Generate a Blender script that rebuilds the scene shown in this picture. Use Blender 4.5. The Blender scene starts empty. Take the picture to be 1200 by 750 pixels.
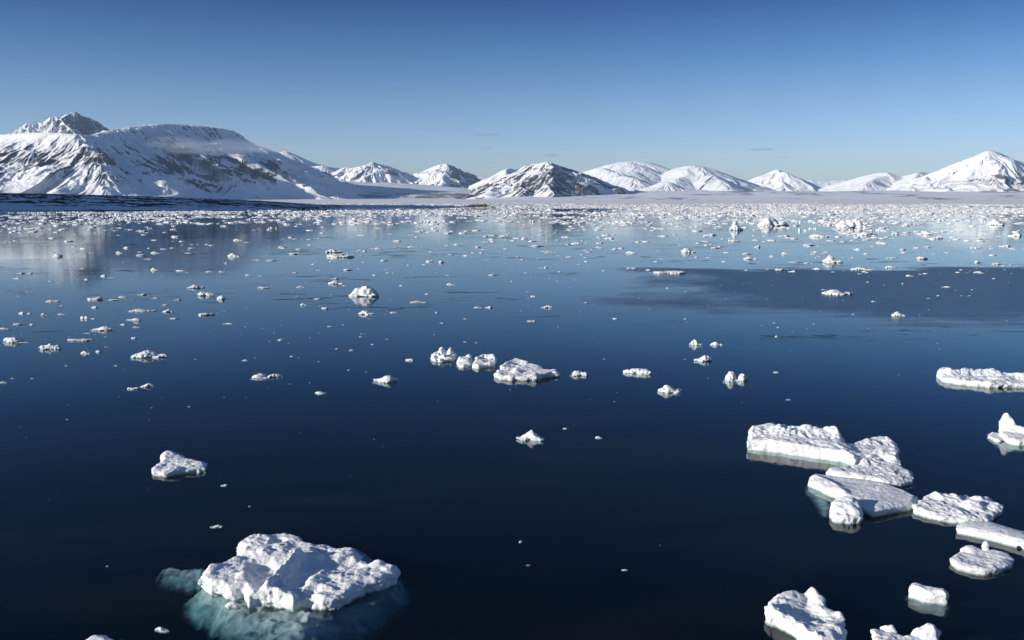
import bpy, math, random
import numpy as np
from mathutils import Vector

random.seed(7)
RNG = np.random.default_rng(7)
SC = bpy.context.scene
COL = SC.collection

# ------------------------------------------------------------------ camera
CAM_H = 15.0
FPX = 1039.0                       # focal length in photo pixels (1200 wide)
HORIZON = 232.0
PITCH = math.atan((375 - HORIZON) / FPX)
CP, SP = math.cos(PITCH), math.sin(PITCH)


def ray(u, v):
    x = (u - 600.0) / FPX
    y = -(v - 375.0) / FPX
    return x, CP + y * SP, -SP + y * CP


def ground(u, v, z=0.0):
    """the world point of height z seen at photo pixel (u, v)"""
    dx, dy, dz = ray(u, v)
    t = (z - CAM_H) / dz
    return dx * t, dy * t


def at_depth(u, v, Y):
    dx, dy, dz = ray(u, v)
    t = Y / dy
    return dx * t, Y, CAM_H + dz * t


cam_data = bpy.data.cameras.new('camera')
cam = bpy.data.objects.new('camera', cam_data)
COL.objects.link(cam)
cam.location = (0, 0, CAM_H)
cam.rotation_euler = (math.radians(90) - PITCH, 0, 0)
cam_data.sensor_width = 36.0
cam_data.lens = 36.0 * FPX / 1200.0
cam_data.clip_start = 0.5
cam_data.clip_end = 120000.0
SC.camera = cam

# ------------------------------------------------------------------ noise
_P = np.random.default_rng(11).permutation(256)
_P = np.concatenate([_P, _P, _P])
_G3 = np.random.default_rng(12).normal(size=(256, 3))
_G3 /= np.linalg.norm(_G3, axis=1)[:, None]
_G3 = _G3.astype(np.float32)


def perlin(x, y, z=0.0):
    x, y, z = np.broadcast_arrays(np.asarray(x, np.float32), np.asarray(y, np.float32), np.asarray(z, np.float32))
    xi, yi, zi = np.floor(x), np.floor(y), np.floor(z)
    xf, yf, zf = x - xi, y - yi, z - zi
    xi, yi, zi = xi.astype(np.int64) & 255, yi.astype(np.int64) & 255, zi.astype(np.int64) & 255
    fx = xf * xf * xf * (xf * (xf * 6 - 15) + 10)
    fy = yf * yf * yf * (yf * (yf * 6 - 15) + 10)
    fz = zf * zf * zf * (zf * (zf * 6 - 15) + 10)
    out = 0
    for i in (0, 1):
        wx = fx if i else 1 - fx
        pi = _P[xi + i]
        for j in (0, 1):
            wy = fy if j else 1 - fy
            pj = _P[pi + ((yi + j) & 255)]
            for k in (0, 1):
                wz = fz if k else 1 - fz
                g = _G3[_P[pj + ((zi + k) & 255)]]
                out = out + wx * wy * wz * (g[..., 0] * (xf - i) + g[..., 1] * (yf - j) + g[..., 2] * (zf - k))
    return out * 1.5


def fbm(x, y, z=0.0, o=4, gain=0.5):
    s, a, t = 0, 1.0, 0
    for i in range(o):
        f = 2.03 ** i
        s = s + a * perlin(x * f + 17.3 * i, y * f - 9.1 * i, z * f + 5.7 * i)
        t += a
        a *= gain
    return s / t


def ridged(x, y, z=0.0, o=4, gain=0.5):
    s, a, t = 0, 1.0, 0
    for i in range(o):
        f = 2.03 ** i
        s = s + a * (1 - 2.2 * np.abs(perlin(x * f + 31.3 * i, y * f + 7.7 * i, z * f)))
        t += a
        a *= gain
    return s / t


def sstep(a, b, x):
    t = np.clip((x - a) / (b - a), 0, 1)
    return t * t * (3 - 2 * t)


def smax(a, b, k):
    h = np.clip(0.5 + 0.5 * (a - b) / k, 0, 1)
    return b + (a - b) * h + k * h * (1 - h)


# ------------------------------------------------------------------ mesh helpers
def mesh_from(name, V, F, mat, smooth=True):
    me = bpy.data.meshes.new(name)
    V = np.asarray(V, np.float32)
    F = np.asarray(F, np.int32)
    n = F.shape[1]
    me.vertices.add(len(V))
    me.vertices.foreach_set('co', V.ravel())
    me.loops.add(F.size)
    me.loops.foreach_set('vertex_index', F.ravel())
    me.polygons.add(len(F))
    me.polygons.foreach_set('loop_start', np.arange(0, F.size, n, dtype=np.int32))
    me.polygons.foreach_set('loop_total', np.full(len(F), n, np.int32))
    me.polygons.foreach_set('use_smooth', np.full(len(F), smooth, bool))
    me.update(calc_edges=True)
    me.materials.append(mat)
    return me


def link(name, me, loc=(0, 0, 0), parent=None):
    o = bpy.data.objects.new(name, me)
    COL.objects.link(o)
    o.location = loc
    if parent is not None:
        o.parent = parent
    return o


def tag(o, label=None, cat=None, group=None, kind=None):
    if label:
        o['label'] = label
    if cat:
        o['category'] = cat
    if group:
        o['group'] = group
    if kind:
        o['kind'] = kind
    return o


def surface_nets(F, org, h):
    nx, ny, nz = F.shape
    cs = (nx - 1, ny - 1, nz - 1)
    acc = np.zeros(cs + (3,), np.float32)
    cnt = np.zeros(cs, np.float32)
    S = F < 0
    for a in range(3):
        b, c = [k for k in range(3) if k != a]
        for ob in (0, 1):
            for oc in (0, 1):
                s0 = [slice(0, n) for n in cs]
                s0[b] = slice(ob, ob + cs[b])
                s0[c] = slice(oc, oc + cs[c])
                s1 = list(s0)
                s1[a] = slice(1, 1 + cs[a])
                A, B = F[tuple(s0)], F[tuple(s1)]
                m = (A < 0) != (B < 0)
                t = np.where(m, A / np.where(m, A - B, 1), 0)
                acc[..., a] += t
                if ob:
                    acc[..., b] += m
                if oc:
                    acc[..., c] += m
                cnt += m
    act = cnt > 0
    idx = np.full(cs, -1, np.int64)
    idx[act] = np.arange(act.sum())
    ci = np.argwhere(act).astype(np.float32)
    V = (ci + acc[act] / cnt[act][:, None]) * h + np.asarray(org, np.float32)
    quads = []
    for a in range(3):
        b, c = [(1, 2), (2, 0), (0, 1)][a]
        s0 = [slice(1, n) for n in cs]
        s0[a] = slice(0, cs[a])
        s1 = list(s0)
        s1[a] = slice(1, cs[a] + 1)
        A, B = S[tuple(s0)], S[tuple(s1)]
        e = np.argwhere(A != B)
        if not len(e):
            continue
        ins = A[tuple(e.T)]
        base = e.copy()
        base[:, b] += 1
        base[:, c] += 1

        def cell(db, dc):
            q = base.copy()
            q[:, b] -= db
            q[:, c] -= dc
            return idx[q[:, 0], q[:, 1], q[:, 2]]
        q = np.stack([cell(1, 1), cell(0, 1), cell(0, 0), cell(1, 0)], 1)
        q[~ins] = q[~ins][:, ::-1]
        quads.append(q)
    return V, np.concatenate(quads)


def sd_poly(px, py, poly):
    """signed distance to a closed polygon, negative inside"""
    poly = np.asarray(poly, np.float32)
    d = np.full(px.shape, 1e9, np.float32)
    ins = np.zeros(px.shape, bool)
    n = len(poly)
    for i in range(n):
        ax, ay = poly[i]
        bx, by = poly[(i + 1) % n]
        ex, ey = bx - ax, by - ay
        wx, wy = px - ax, py - ay
        t = np.clip((wx * ex + wy * ey) / (ex * ex + ey * ey + 1e-9), 0, 1)
        d = np.minimum(d, (wx - ex * t) ** 2 + (wy - ey * t) ** 2)
        c = (ay > py) != (by > py)
        ins ^= c & (px < (bx - ax) * (py - ay) / (by - ay + 1e-12) + ax)
    d = np.sqrt(d)
    return np.where(ins, -d, d)


def sd_line(px, py, pts):
    d = np.full(px.shape, 1e9, np.float32)
    for (ax, ay), (bx, by) in zip(pts[:-1], pts[1:]):
        ex, ey = bx - ax, by - ay
        wx, wy = px - ax, py - ay
        t = np.clip((wx * ex + wy * ey) / (ex * ex + ey * ey + 1e-9), 0, 1)
        d = np.minimum(d, (wx - ex * t) ** 2 + (wy - ey * t) ** 2)
    return np.sqrt(d)


# ------------------------------------------------------------------ materials
def new_mat(name):
    m = bpy.data.materials.new(name)
    m.use_nodes = True
    nt = m.node_tree
    nt.nodes.clear()
    return m, nt, nt.nodes, nt.links


def nd(ns, t, **kw):
    n = ns.new(t)
    for k, v in kw.items():
        if k in ('inputs',):
            for kk, vv in v.items():
                n.inputs[kk].default_value = vv
        else:
            setattr(n, k, v)
    return n


def maprange(ns, ln, src, a, b, c=0.0, d=1.0, smooth=True):
    n = ns.new('ShaderNodeMapRange')
    if smooth:
        n.interpolation_type = 'SMOOTHSTEP'
    n.inputs['From Min'].default_value = a
    n.inputs['From Max'].default_value = b
    n.inputs['To Min'].default_value = c
    n.inputs['To Max'].default_value = d
    ln.new(src, n.inputs['Value'])
    return n.outputs['Result']


def mth(ns, ln, op, a, b=None):
    n = ns.new('ShaderNodeMath')
    n.operation = op
    for i, x in enumerate((a, b)):
        if x is None:
            continue
        if isinstance(x, (int, float)):
            n.inputs[i].default_value = x
        else:
            ln.new(x, n.inputs[i])
    return n.outputs[0]


def mixc(ns, ln, f, a, b):
    n = ns.new('ShaderNodeMix')
    n.data_type = 'RGBA'
    for s, x in ((0, f), (6, a), (7, b)):
        if isinstance(x, (int, float)):
            n.inputs[s].default_value = x
        elif isinstance(x, tuple):
            n.inputs[s].default_value = x + (1,) if len(x) == 3 else x
        else:
            ln.new(x, n.inputs[s])
    return n.outputs[2]


def noise(ns, ln, vec, scale, detail=3, rough=0.5, dist=0.0):
    n = ns.new('ShaderNodeTexNoise')
    n.inputs['Scale'].default_value = scale
    n.inputs['Detail'].default_value = detail
    n.inputs['Roughness'].default_value = rough
    n.inputs['Distortion'].default_value = dist
    if vec is not None:
        ln.new(vec, n.inputs['Vector'])
    return n.outputs['Fac']


def ice_material():
    m, nt, ns, ln = new_mat('snow_covered_ice')
    out = ns.new('ShaderNodeOutputMaterial')
    b = ns.new('ShaderNodeBsdfPrincipled')
    geo = ns.new('ShaderNodeNewGeometry')
    sep = ns.new('ShaderNodeSeparateXYZ')
    ln.new(geo.outputs['Position'], sep.inputs[0])
    P = geo.outputs['Position']
    n1 = noise(ns, ln, P, 1.7, 5, 0.6)
    n2 = noise(ns, ln, P, 14.0, 4, 0.6)
    zz = mth(ns, ln, 'ADD', sep.outputs['Z'], mth(ns, ln, 'MULTIPLY', mth(ns, ln, 'SUBTRACT', n1, 0.5), 0.18))
    wet = maprange(ns, ln, zz, -0.02, 0.11, 1, 0)
    c = mixc(ns, ln, maprange(ns, ln, n1, 0.35, 0.7), (0.76, 0.79, 0.82), (0.90, 0.895, 0.885))
    # steep broken faces are bare ice, slightly bluer than the snow on top
    sn = ns.new('ShaderNodeSeparateXYZ')
    ln.new(geo.outputs['Normal'], sn.inputs[0])
    c = mixc(ns, ln, maprange(ns, ln, sn.outputs['Z'], 0.55, 0.05, 0, 0.5), c, (0.80, 0.87, 0.88))
    c = mixc(ns, ln, wet, c, (0.46, 0.58, 0.60))
    ln.new(c, b.inputs['Base Color'])
    ln.new(maprange(ns, ln, wet, 0, 1, 0.65, 0.2, False), b.inputs['Roughness'])
    b.inputs['IOR'].default_value = 1.31
    b.inputs['Specular IOR Level'].default_value = 0.35
    bp = ns.new('ShaderNodeBump')
    bp.inputs['Strength'].default_value = 0.8
    bp.inputs['Distance'].default_value = 0.05
    h = mth(ns, ln, 'ADD', mth(ns, ln, 'MULTIPLY', noise(ns, ln, P, 4.5, 5, 0.62), 1.6), mth(ns, ln, 'MULTIPLY', n2, 0.5))
    ln.new(h, bp.inputs['Height'])
    ln.new(bp.outputs[0], b.inputs['Normal'])
    ln.new(b.outputs[0], out.inputs[0])
    return m


def far_ice_material():
    m, nt, ns, ln = new_mat('brash_ice')
    out = ns.new('ShaderNodeOutputMaterial')
    b = ns.new('ShaderNodeBsdfPrincipled')
    geo = ns.new('ShaderNodeNewGeometry')
    n1 = noise(ns, ln, geo.outputs['Position'], 0.6, 3, 0.6)
    c = mixc(ns, ln, maprange(ns, ln, n1, 0.3, 0.7), (0.84, 0.85, 0.87), (0.92, 0.92, 0.91))
    ln.new(c, b.inputs['Base Color'])
    b.inputs['Roughness'].default_value = 0.6
    b.inputs['Specular IOR Level'].default_value = 0.3
    ln.new(b.outputs[0], out.inputs[0])
    return m


def submerged_material():
    m, nt, ns, ln = new_mat('submerged_ice')
    out = ns.new('ShaderNodeOutputMaterial')
    b = ns.new('ShaderNodeBsdfPrincipled')
    geo = ns.new('ShaderNodeNewGeometry')
    n1 = noise(ns, ln, geo.outputs['Position'], 1.3, 5, 0.6, 0.6)
    c = mixc(ns, ln, maprange(ns, ln, n1, 0.3, 0.7), (0.40, 0.48, 0.49), (0.90, 0.93, 0.92))
    ln.new(c, b.inputs['Base Color'])
    b.inputs['Roughness'].default_value = 0.7
    b.inputs['Specular IOR Level'].default_value = 0.0
    at = ns.new('ShaderNodeAttribute')
    at.attribute_name = 'thick'
    t = ns.new('ShaderNodeBsdfTransparent')
    t.inputs['Color'].default_value = (0.93, 0.98, 0.99, 1)
    mx = ns.new('ShaderNodeMixShader')
    k = mth(ns, ln, 'ADD', at.outputs['Fac'], mth(ns, ln, 'MULTIPLY', mth(ns, ln, 'SUBTRACT', n1, 0.5), 0.9))
    ln.new(maprange(ns, ln, k, 0.05, 1.0, 0.0, 0.95), mx.inputs[0])
    ln.new(t.outputs[0], mx.inputs[1])
    ln.new(b.outputs[0], mx.inputs[2])
    ln.new(mx.outputs[0], out.inputs[0])
    return m


def water_material():
    m, nt, ns, ln = new_mat('cold_sea_water')
    out = ns.new('ShaderNodeOutputMaterial')
    geo = ns.new('ShaderNodeNewGeometry')
    P = geo.outputs['Position']
    sep = ns.new('ShaderNodeSeparateXYZ')
    ln.new(P, sep.inputs[0])
    X, Y = sep.outputs['X'], sep.outputs['Y']
    # wind-ruffled patch on open water, right of centre, with a wandering edge
    wob = mth(ns, ln, 'MULTIPLY', mth(ns, ln, 'SUBTRACT', noise(ns, ln, P, 0.022, 4, 0.55), 0.5), 75.0)
    mp0 = ns.new('ShaderNodeMapping')
    mp0.inputs['Scale'].default_value = (0.10, 1.0, 1.0)
    ln.new(P, mp0.inputs['Vector'])
    feather = mth(ns, ln, 'MULTIPLY', mth(ns, ln, 'SUBTRACT', noise(ns, ln, mp0.outputs[0], 0.16, 6, 0.68), 0.5), 34.0)
    Yw = mth(ns, ln, 'ADD', mth(ns, ln, 'ADD', Y, wob), feather)
    Xw = mth(ns, ln, 'ADD', X, mth(ns, ln, 'MULTIPLY', wob, 1.1))
    ruf = mth(ns, ln, 'MULTIPLY', maprange(ns, ln, Yw, 92, 122), maprange(ns, ln, Yw, 200, 184))
    ruf = mth(ns, ln, 'MULTIPLY', ruf, maprange(ns, ln, Xw, 6, 34))
    # skin of grease ice between the pieces: matt, paler, with torn dark openings
    mp = ns.new('ShaderNodeMapping')
    mp.inputs['Scale'].default_value = (0.35, 1.0, 1.0)
    ln.new(P, mp.inputs['Vector'])
    tear = maprange(ns, ln, noise(ns, ln, mp.outputs[0], 0.22, 7, 0.66, 1.2), 0.55, 0.63)
    big = maprange(ns, ln, noise(ns, ln, mp.outputs[0], 0.028, 3, 0.5), 0.44, 0.58)
    tear = mth(ns, ln, 'MULTIPLY', tear, big)
    tear = mth(ns, ln, 'MULTIPLY', tear, maprange(ns, ln, Y, 60, 85))
    band = maprange(ns, ln, noise(ns, ln, mp.outputs[0], 0.02, 7, 0.62, 0.7), 0.42, 0.58)
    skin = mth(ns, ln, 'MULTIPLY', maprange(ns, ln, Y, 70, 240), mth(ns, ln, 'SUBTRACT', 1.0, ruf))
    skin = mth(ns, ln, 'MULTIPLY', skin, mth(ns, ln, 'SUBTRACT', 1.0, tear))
    # bump: tiny swell everywhere, sharp ripples in the ruffled patch
    mp2 = ns.new('ShaderNodeMapping')
    mp2.inputs['Scale'].default_value = (0.45, 1.0, 1.0)
    mp2.inputs['Rotation'].default_value = (0, 0, 0.25)
    ln.new(P, mp2.inputs['Vector'])
    calm = noise(ns, ln, mp2.outputs[0], 1.1, 2, 0.5)
    rip = noise(ns, ln, mp2.outputs[0], 3.2, 3, 0.55, 0.3)
    amp = mth(ns, ln, 'ADD', mth(ns, ln, 'MULTIPLY', ruf, 0.018),
              mth(ns, ln, 'ADD', mth(ns, ln, 'MULTIPLY', band, 0.0022), mth(ns, ln, 'MULTIPLY', tear, 0.005)))
    amp = mth(ns, ln, 'ADD', amp, mth(ns, ln, 'ADD', 0.0024, maprange(ns, ln, Y, 75, 35, 0, 0.003)))
    h = mth(ns, ln, 'ADD', mth(ns, ln, 'MULTIPLY', rip, amp), mth(ns, ln, 'MULTIPLY', calm, 0.0035))
    bp = ns.new('ShaderNodeBump')
    bp.inputs['Strength'].default_value = 1.0
    bp.inputs['Distance'].default_value = 1.0
    ln.new(h, bp.inputs['Height'])
    # Schlick reflectance of water, the same from above and below the surface
    dt = ns.new('ShaderNodeVectorMath')
    dt.operation = 'DOT_PRODUCT'
    ln.new(bp.outputs[0], dt.inputs[0])
    ln.new(geo.outputs['Incoming'], dt.inputs[1])
    # ripples show the viewer the slopes that lean towards him, so their mean slope bounds the grazing angle
    cosv = mth(ns, ln, 'MAXIMUM', mth(ns, ln, 'ABSOLUTE', dt.outputs['Value']), mth(ns, ln, 'MULTIPLY', mth(ns, ln, 'MAXIMUM', ruf, mth(ns, ln, 'MULTIPLY', tear, 1.7)), mth(ns, ln, 'ADD', 0.10, mth(ns, ln, 'MULTIPLY', noise(ns, ln, mp.outputs[0], 1.1, 4, 0.7), 0.18))))
    om = mth(ns, ln, 'SUBTRACT', 1.0, mth(ns, ln, 'MINIMUM', cosv, 1.0))
    fr = mth(ns, ln, 'ADD', 0.02, mth(ns, ln, 'MULTIPLY', 0.98, mth(ns, ln, 'POWER', om, 5.0)))
    gl = ns.new('ShaderNodeBsdfGlossy')
    gl.inputs['Color'].default_value = (0.84, 0.90, 0.92, 1)
    ln.new(mth(ns, ln, 'ADD', mth(ns, ln, 'ADD', mth(ns, ln, 'MULTIPLY', skin, 0.02), 0.010), mth(ns, ln, 'MULTIPLY', ruf, 0.24)), gl.inputs['Roughness'])
    ln.new(bp.outputs[0], gl.inputs['Normal'])
    tr = ns.new('ShaderNodeBsdfTransparent')
    tr.inputs['Color'].default_value = (0.93, 0.96, 0.97, 1)
    df = ns.new('ShaderNodeBsdfDiffuse')
    silt = maprange(ns, ln, noise(ns, ln, mp.outputs[0], 0.16, 6, 0.62, 0.8), 0.46, 0.72)
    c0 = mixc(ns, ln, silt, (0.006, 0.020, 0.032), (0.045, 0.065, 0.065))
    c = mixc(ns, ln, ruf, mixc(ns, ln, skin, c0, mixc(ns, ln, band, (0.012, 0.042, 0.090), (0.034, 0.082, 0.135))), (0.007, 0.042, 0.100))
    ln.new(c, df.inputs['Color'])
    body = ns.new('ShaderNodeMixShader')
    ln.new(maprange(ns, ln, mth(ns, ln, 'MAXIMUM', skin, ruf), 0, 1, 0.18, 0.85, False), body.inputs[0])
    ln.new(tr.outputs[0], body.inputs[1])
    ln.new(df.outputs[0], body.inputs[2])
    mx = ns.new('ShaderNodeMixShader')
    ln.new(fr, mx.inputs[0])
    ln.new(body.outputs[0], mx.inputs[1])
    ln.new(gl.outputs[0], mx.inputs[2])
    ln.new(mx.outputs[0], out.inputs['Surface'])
    va = ns.new('ShaderNodeVolumeAbsorption')
    va.inputs['Color'].default_value = (0.28, 0.66, 0.72, 1)
    va.inputs['Density'].default_value = 0.26
    ln.new(va.outputs[0], out.inputs['Volume'])
    return m


def seabed_material():
    m, nt, ns, ln = new_mat('seabed_silt')
    out = ns.new('ShaderNodeOutputMaterial')
    b = ns.new('ShaderNodeBsdfDiffuse')
    geo = ns.new('ShaderNodeNewGeometry')
    c = mixc(ns, ln, noise(ns, ln, geo.outputs['Position'], 0.3, 5, 0.6), (0.03, 0.04, 0.04), (0.15, 0.16, 0.14))
    ln.new(c, b.inputs['Color'])
    ln.new(b.outputs[0], out.inputs[0])
    return m


def mountain_material(name, rock_a=(0.040, 0.044, 0.052), rock_b=(0.10, 0.10, 0.105), fine=1 / 45.0, thr=0.5, snow=(0.88, 0.89, 0.90), iso=0.45, streak=1.2):
    m, nt, ns, ln = new_mat(name)
    out = ns.new('ShaderNodeOutputMaterial')
    b = ns.new('ShaderNodeBsdfPrincipled')
    at = ns.new('ShaderNodeAttribute')
    at.attribute_name = 'rock'
    geo = ns.new('ShaderNodeNewGeometry')
    P = geo.outputs['Position']
    n = noise(ns, ln, P, fine, 6, 0.65)
    a1 = ns.new('ShaderNodeAttribute')
    a1.attribute_name = 'along'
    a2 = ns.new('ShaderNodeAttribute')
    a2.attribute_name = 'down'
    cv = ns.new('ShaderNodeCombineXYZ')
    ln.new(mth(ns, ln, 'MULTIPLY', a1.outputs['Fac'], fine * 1.3), cv.inputs[0])
    ln.new(mth(ns, ln, 'MULTIPLY', a2.outputs['Fac'], fine * 0.16), cv.inputs[1])
    stk = noise(ns, ln, cv.outputs[0], 1.0, 4, 0.6)
    r = mth(ns, ln, 'ADD', at.outputs['Fac'], mth(ns, ln, 'MULTIPLY', mth(ns, ln, 'SUBTRACT', n, 0.5), iso))
    r = mth(ns, ln, 'ADD', r, mth(ns, ln, 'MULTIPLY', mth(ns, ln, 'SUBTRACT', stk, 0.5), streak))
    k = maprange(ns, ln, r, thr - 0.07, thr + 0.09)
    n2 = noise(ns, ln, P, fine * 0.8, 4, 0.6)
    rc = mixc(ns, ln, n2, rock_a, rock_b)
    sc_ = mixc(ns, ln, n, (snow[0] * 0.94, snow[1] * 0.95, snow[2] * 0.97), snow)
    ln.new(mixc(ns, ln, k, sc_, rc), b.inputs['Base Color'])
    b.inputs['Roughness'].default_value = 0.85
    b.inputs['Specular IOR Level'].default_value = 0.1
    bp = ns.new('ShaderNodeBump')
    bp.inputs['Distance'].default_value = 0.10 / fine
    bp.inputs['Strength'].default_value = 0.5
    ln.new(noise(ns, ln, P, fine * 1.3, 5, 0.6), bp.inputs['Height'])
    ln.new(bp.outputs[0], b.inputs['Normal'])
    ln.new(b.outputs[0], out.inputs[0])
    return m


M_ICE = ice_material()
M_FAR = far_ice_material()
M_SUB = submerged_material()
M_WATER = water_material()
M_BED = seabed_material()
M_MTN = mountain_material('snow_and_rock')
M_TUNDRA = mountain_material('frosted_tundra', (0.13, 0.125, 0.13), (0.25, 0.24, 0.24), 1 / 90.0, iso=1.0, streak=0.0)
M_SPIT = mountain_material('shore_rock_and_snow', (0.018, 0.020, 0.024), (0.055, 0.05, 0.045), 1 / 9.0, snow=(0.86, 0.88, 0.90), iso=1.2, streak=0.0)
M_ISLET = mountain_material('islet_rock', (0.07, 0.055, 0.04), (0.26, 0.21, 0.14), 1 / 4.0, iso=1.0, streak=0.0)

# ------------------------------------------------------------------ light and sky
SUN_EL = math.radians(14.5)
SUN_V = Vector((-0.92, -0.39, 0)).normalized() * math.cos(SUN_EL) + Vector((0, 0, math.sin(SUN_EL)))
sd = bpy.data.lights.new('sun', 'SUN')
sd.energy = 4.6
sd.angle = math.radians(0.53)
sd.color = (1.0, 0.935, 0.83)
sun = bpy.data.objects.new('sun', sd)
COL.objects.link(sun)
sun.rotation_euler = SUN_V.to_track_quat('Z', 'Y').to_euler()
sun.location = (0, 0, 60)

w = bpy.data.worlds.new('World')
SC.world = w
w.use_nodes = True
ns, ln = w.node_tree.nodes, w.node_tree.links
ns.clear()
wo = ns.new('ShaderNodeOutputWorld')
bg = ns.new('ShaderNodeBackground')
bg.inputs['Strength'].default_value = 0.12
sky = ns.new('ShaderNodeTexSky')
sky.sky_type = 'NISHITA'
sky.sun_disc = False
sky.sun_elevation = SUN_EL
# direction to the sun is (sin r, cos r) for rotation r
sky.sun_rotation = math.atan2(SUN_V.x, SUN_V.y)
sky.altitude = 0
sky.air_density = 1.0
sky.dust_density = 0.3
sky.ozone_density = 2.0
tc = ns.new('ShaderNodeTexCoord')
sx = ns.new('ShaderNodeSeparateXYZ')
ln.new(tc.outputs['Generated'], sx.inputs[0])
cr = ns.new('ShaderNodeValToRGB')
ln.new(sx.outputs['Z'], cr.inputs[0])
SKY_STOPS = [(0.0, (0.53, 0.65, 1.0)), (0.045, (0.55, 0.665, 1.0)), (0.060, (0.50, 0.62, 0.97)), (0.104, (0.38, 0.50, 0.78)), (0.157, (0.19, 0.35, 0.61)), (0.204, (0.085, 0.195, 0.44)), (0.26, (0.070, 0.15, 0.30)), (0.48, (0.11, 0.175, 0.26)), (0.75, (0.40, 0.50, 0.72)), (1.0, (0.5, 0.6, 0.8))]
els = cr.color_ramp.elements
els[0].position, els[0].color = SKY_STOPS[0][0], SKY_STOPS[0][1] + (1,)
els[1].position, els[1].color = SKY_STOPS[-1][0], SKY_STOPS[-1][1] + (1,)
for p, c in SKY_STOPS[1:-1]:
    e = els.new(p)
    e.color = c + (1,)
mx = ns.new('ShaderNodeMix')
mx.data_type = 'RGBA'
mx.blend_type = 'MULTIPLY'
mx.inputs[0].default_value = 1.0
ln.new(sky.outputs[0], mx.inputs[6])
ln.new(cr.outputs[0], mx.inputs[7])
ln.new(mx.outputs[2], bg.inputs['Color'])
ln.new(bg.outputs[0], wo.inputs[0])

# ------------------------------------------------------------------ water, seabed
def box_mesh(name, x0, x1, y0, y1, z0, z1, mat):
    V = [(x, y, z) for z in (z0, z1) for y in (y0, y1) for x in (x0, x1)]
    F = [(0, 2, 3, 1), (4, 5, 7, 6), (0, 1, 5, 4), (2, 6, 7, 3), (0, 4, 6, 2), (1, 3, 7, 5)]
    return mesh_from(name, V, F, mat, False)


water = link('water', box_mesh('water', -23000, 23000, -1500, 23000, -14.0, 0.0, M_WATER))
tag(water, 'calm dark blue sea water between the drifting ice', 'water', kind='structure')
bed = link('seabed', box_mesh('seabed', -22900, 22900, -1400, 22900, -13.0, -12.0, M_BED))
tag(bed, 'dark seabed far below the water', 'seabed', kind='structure')


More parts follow.
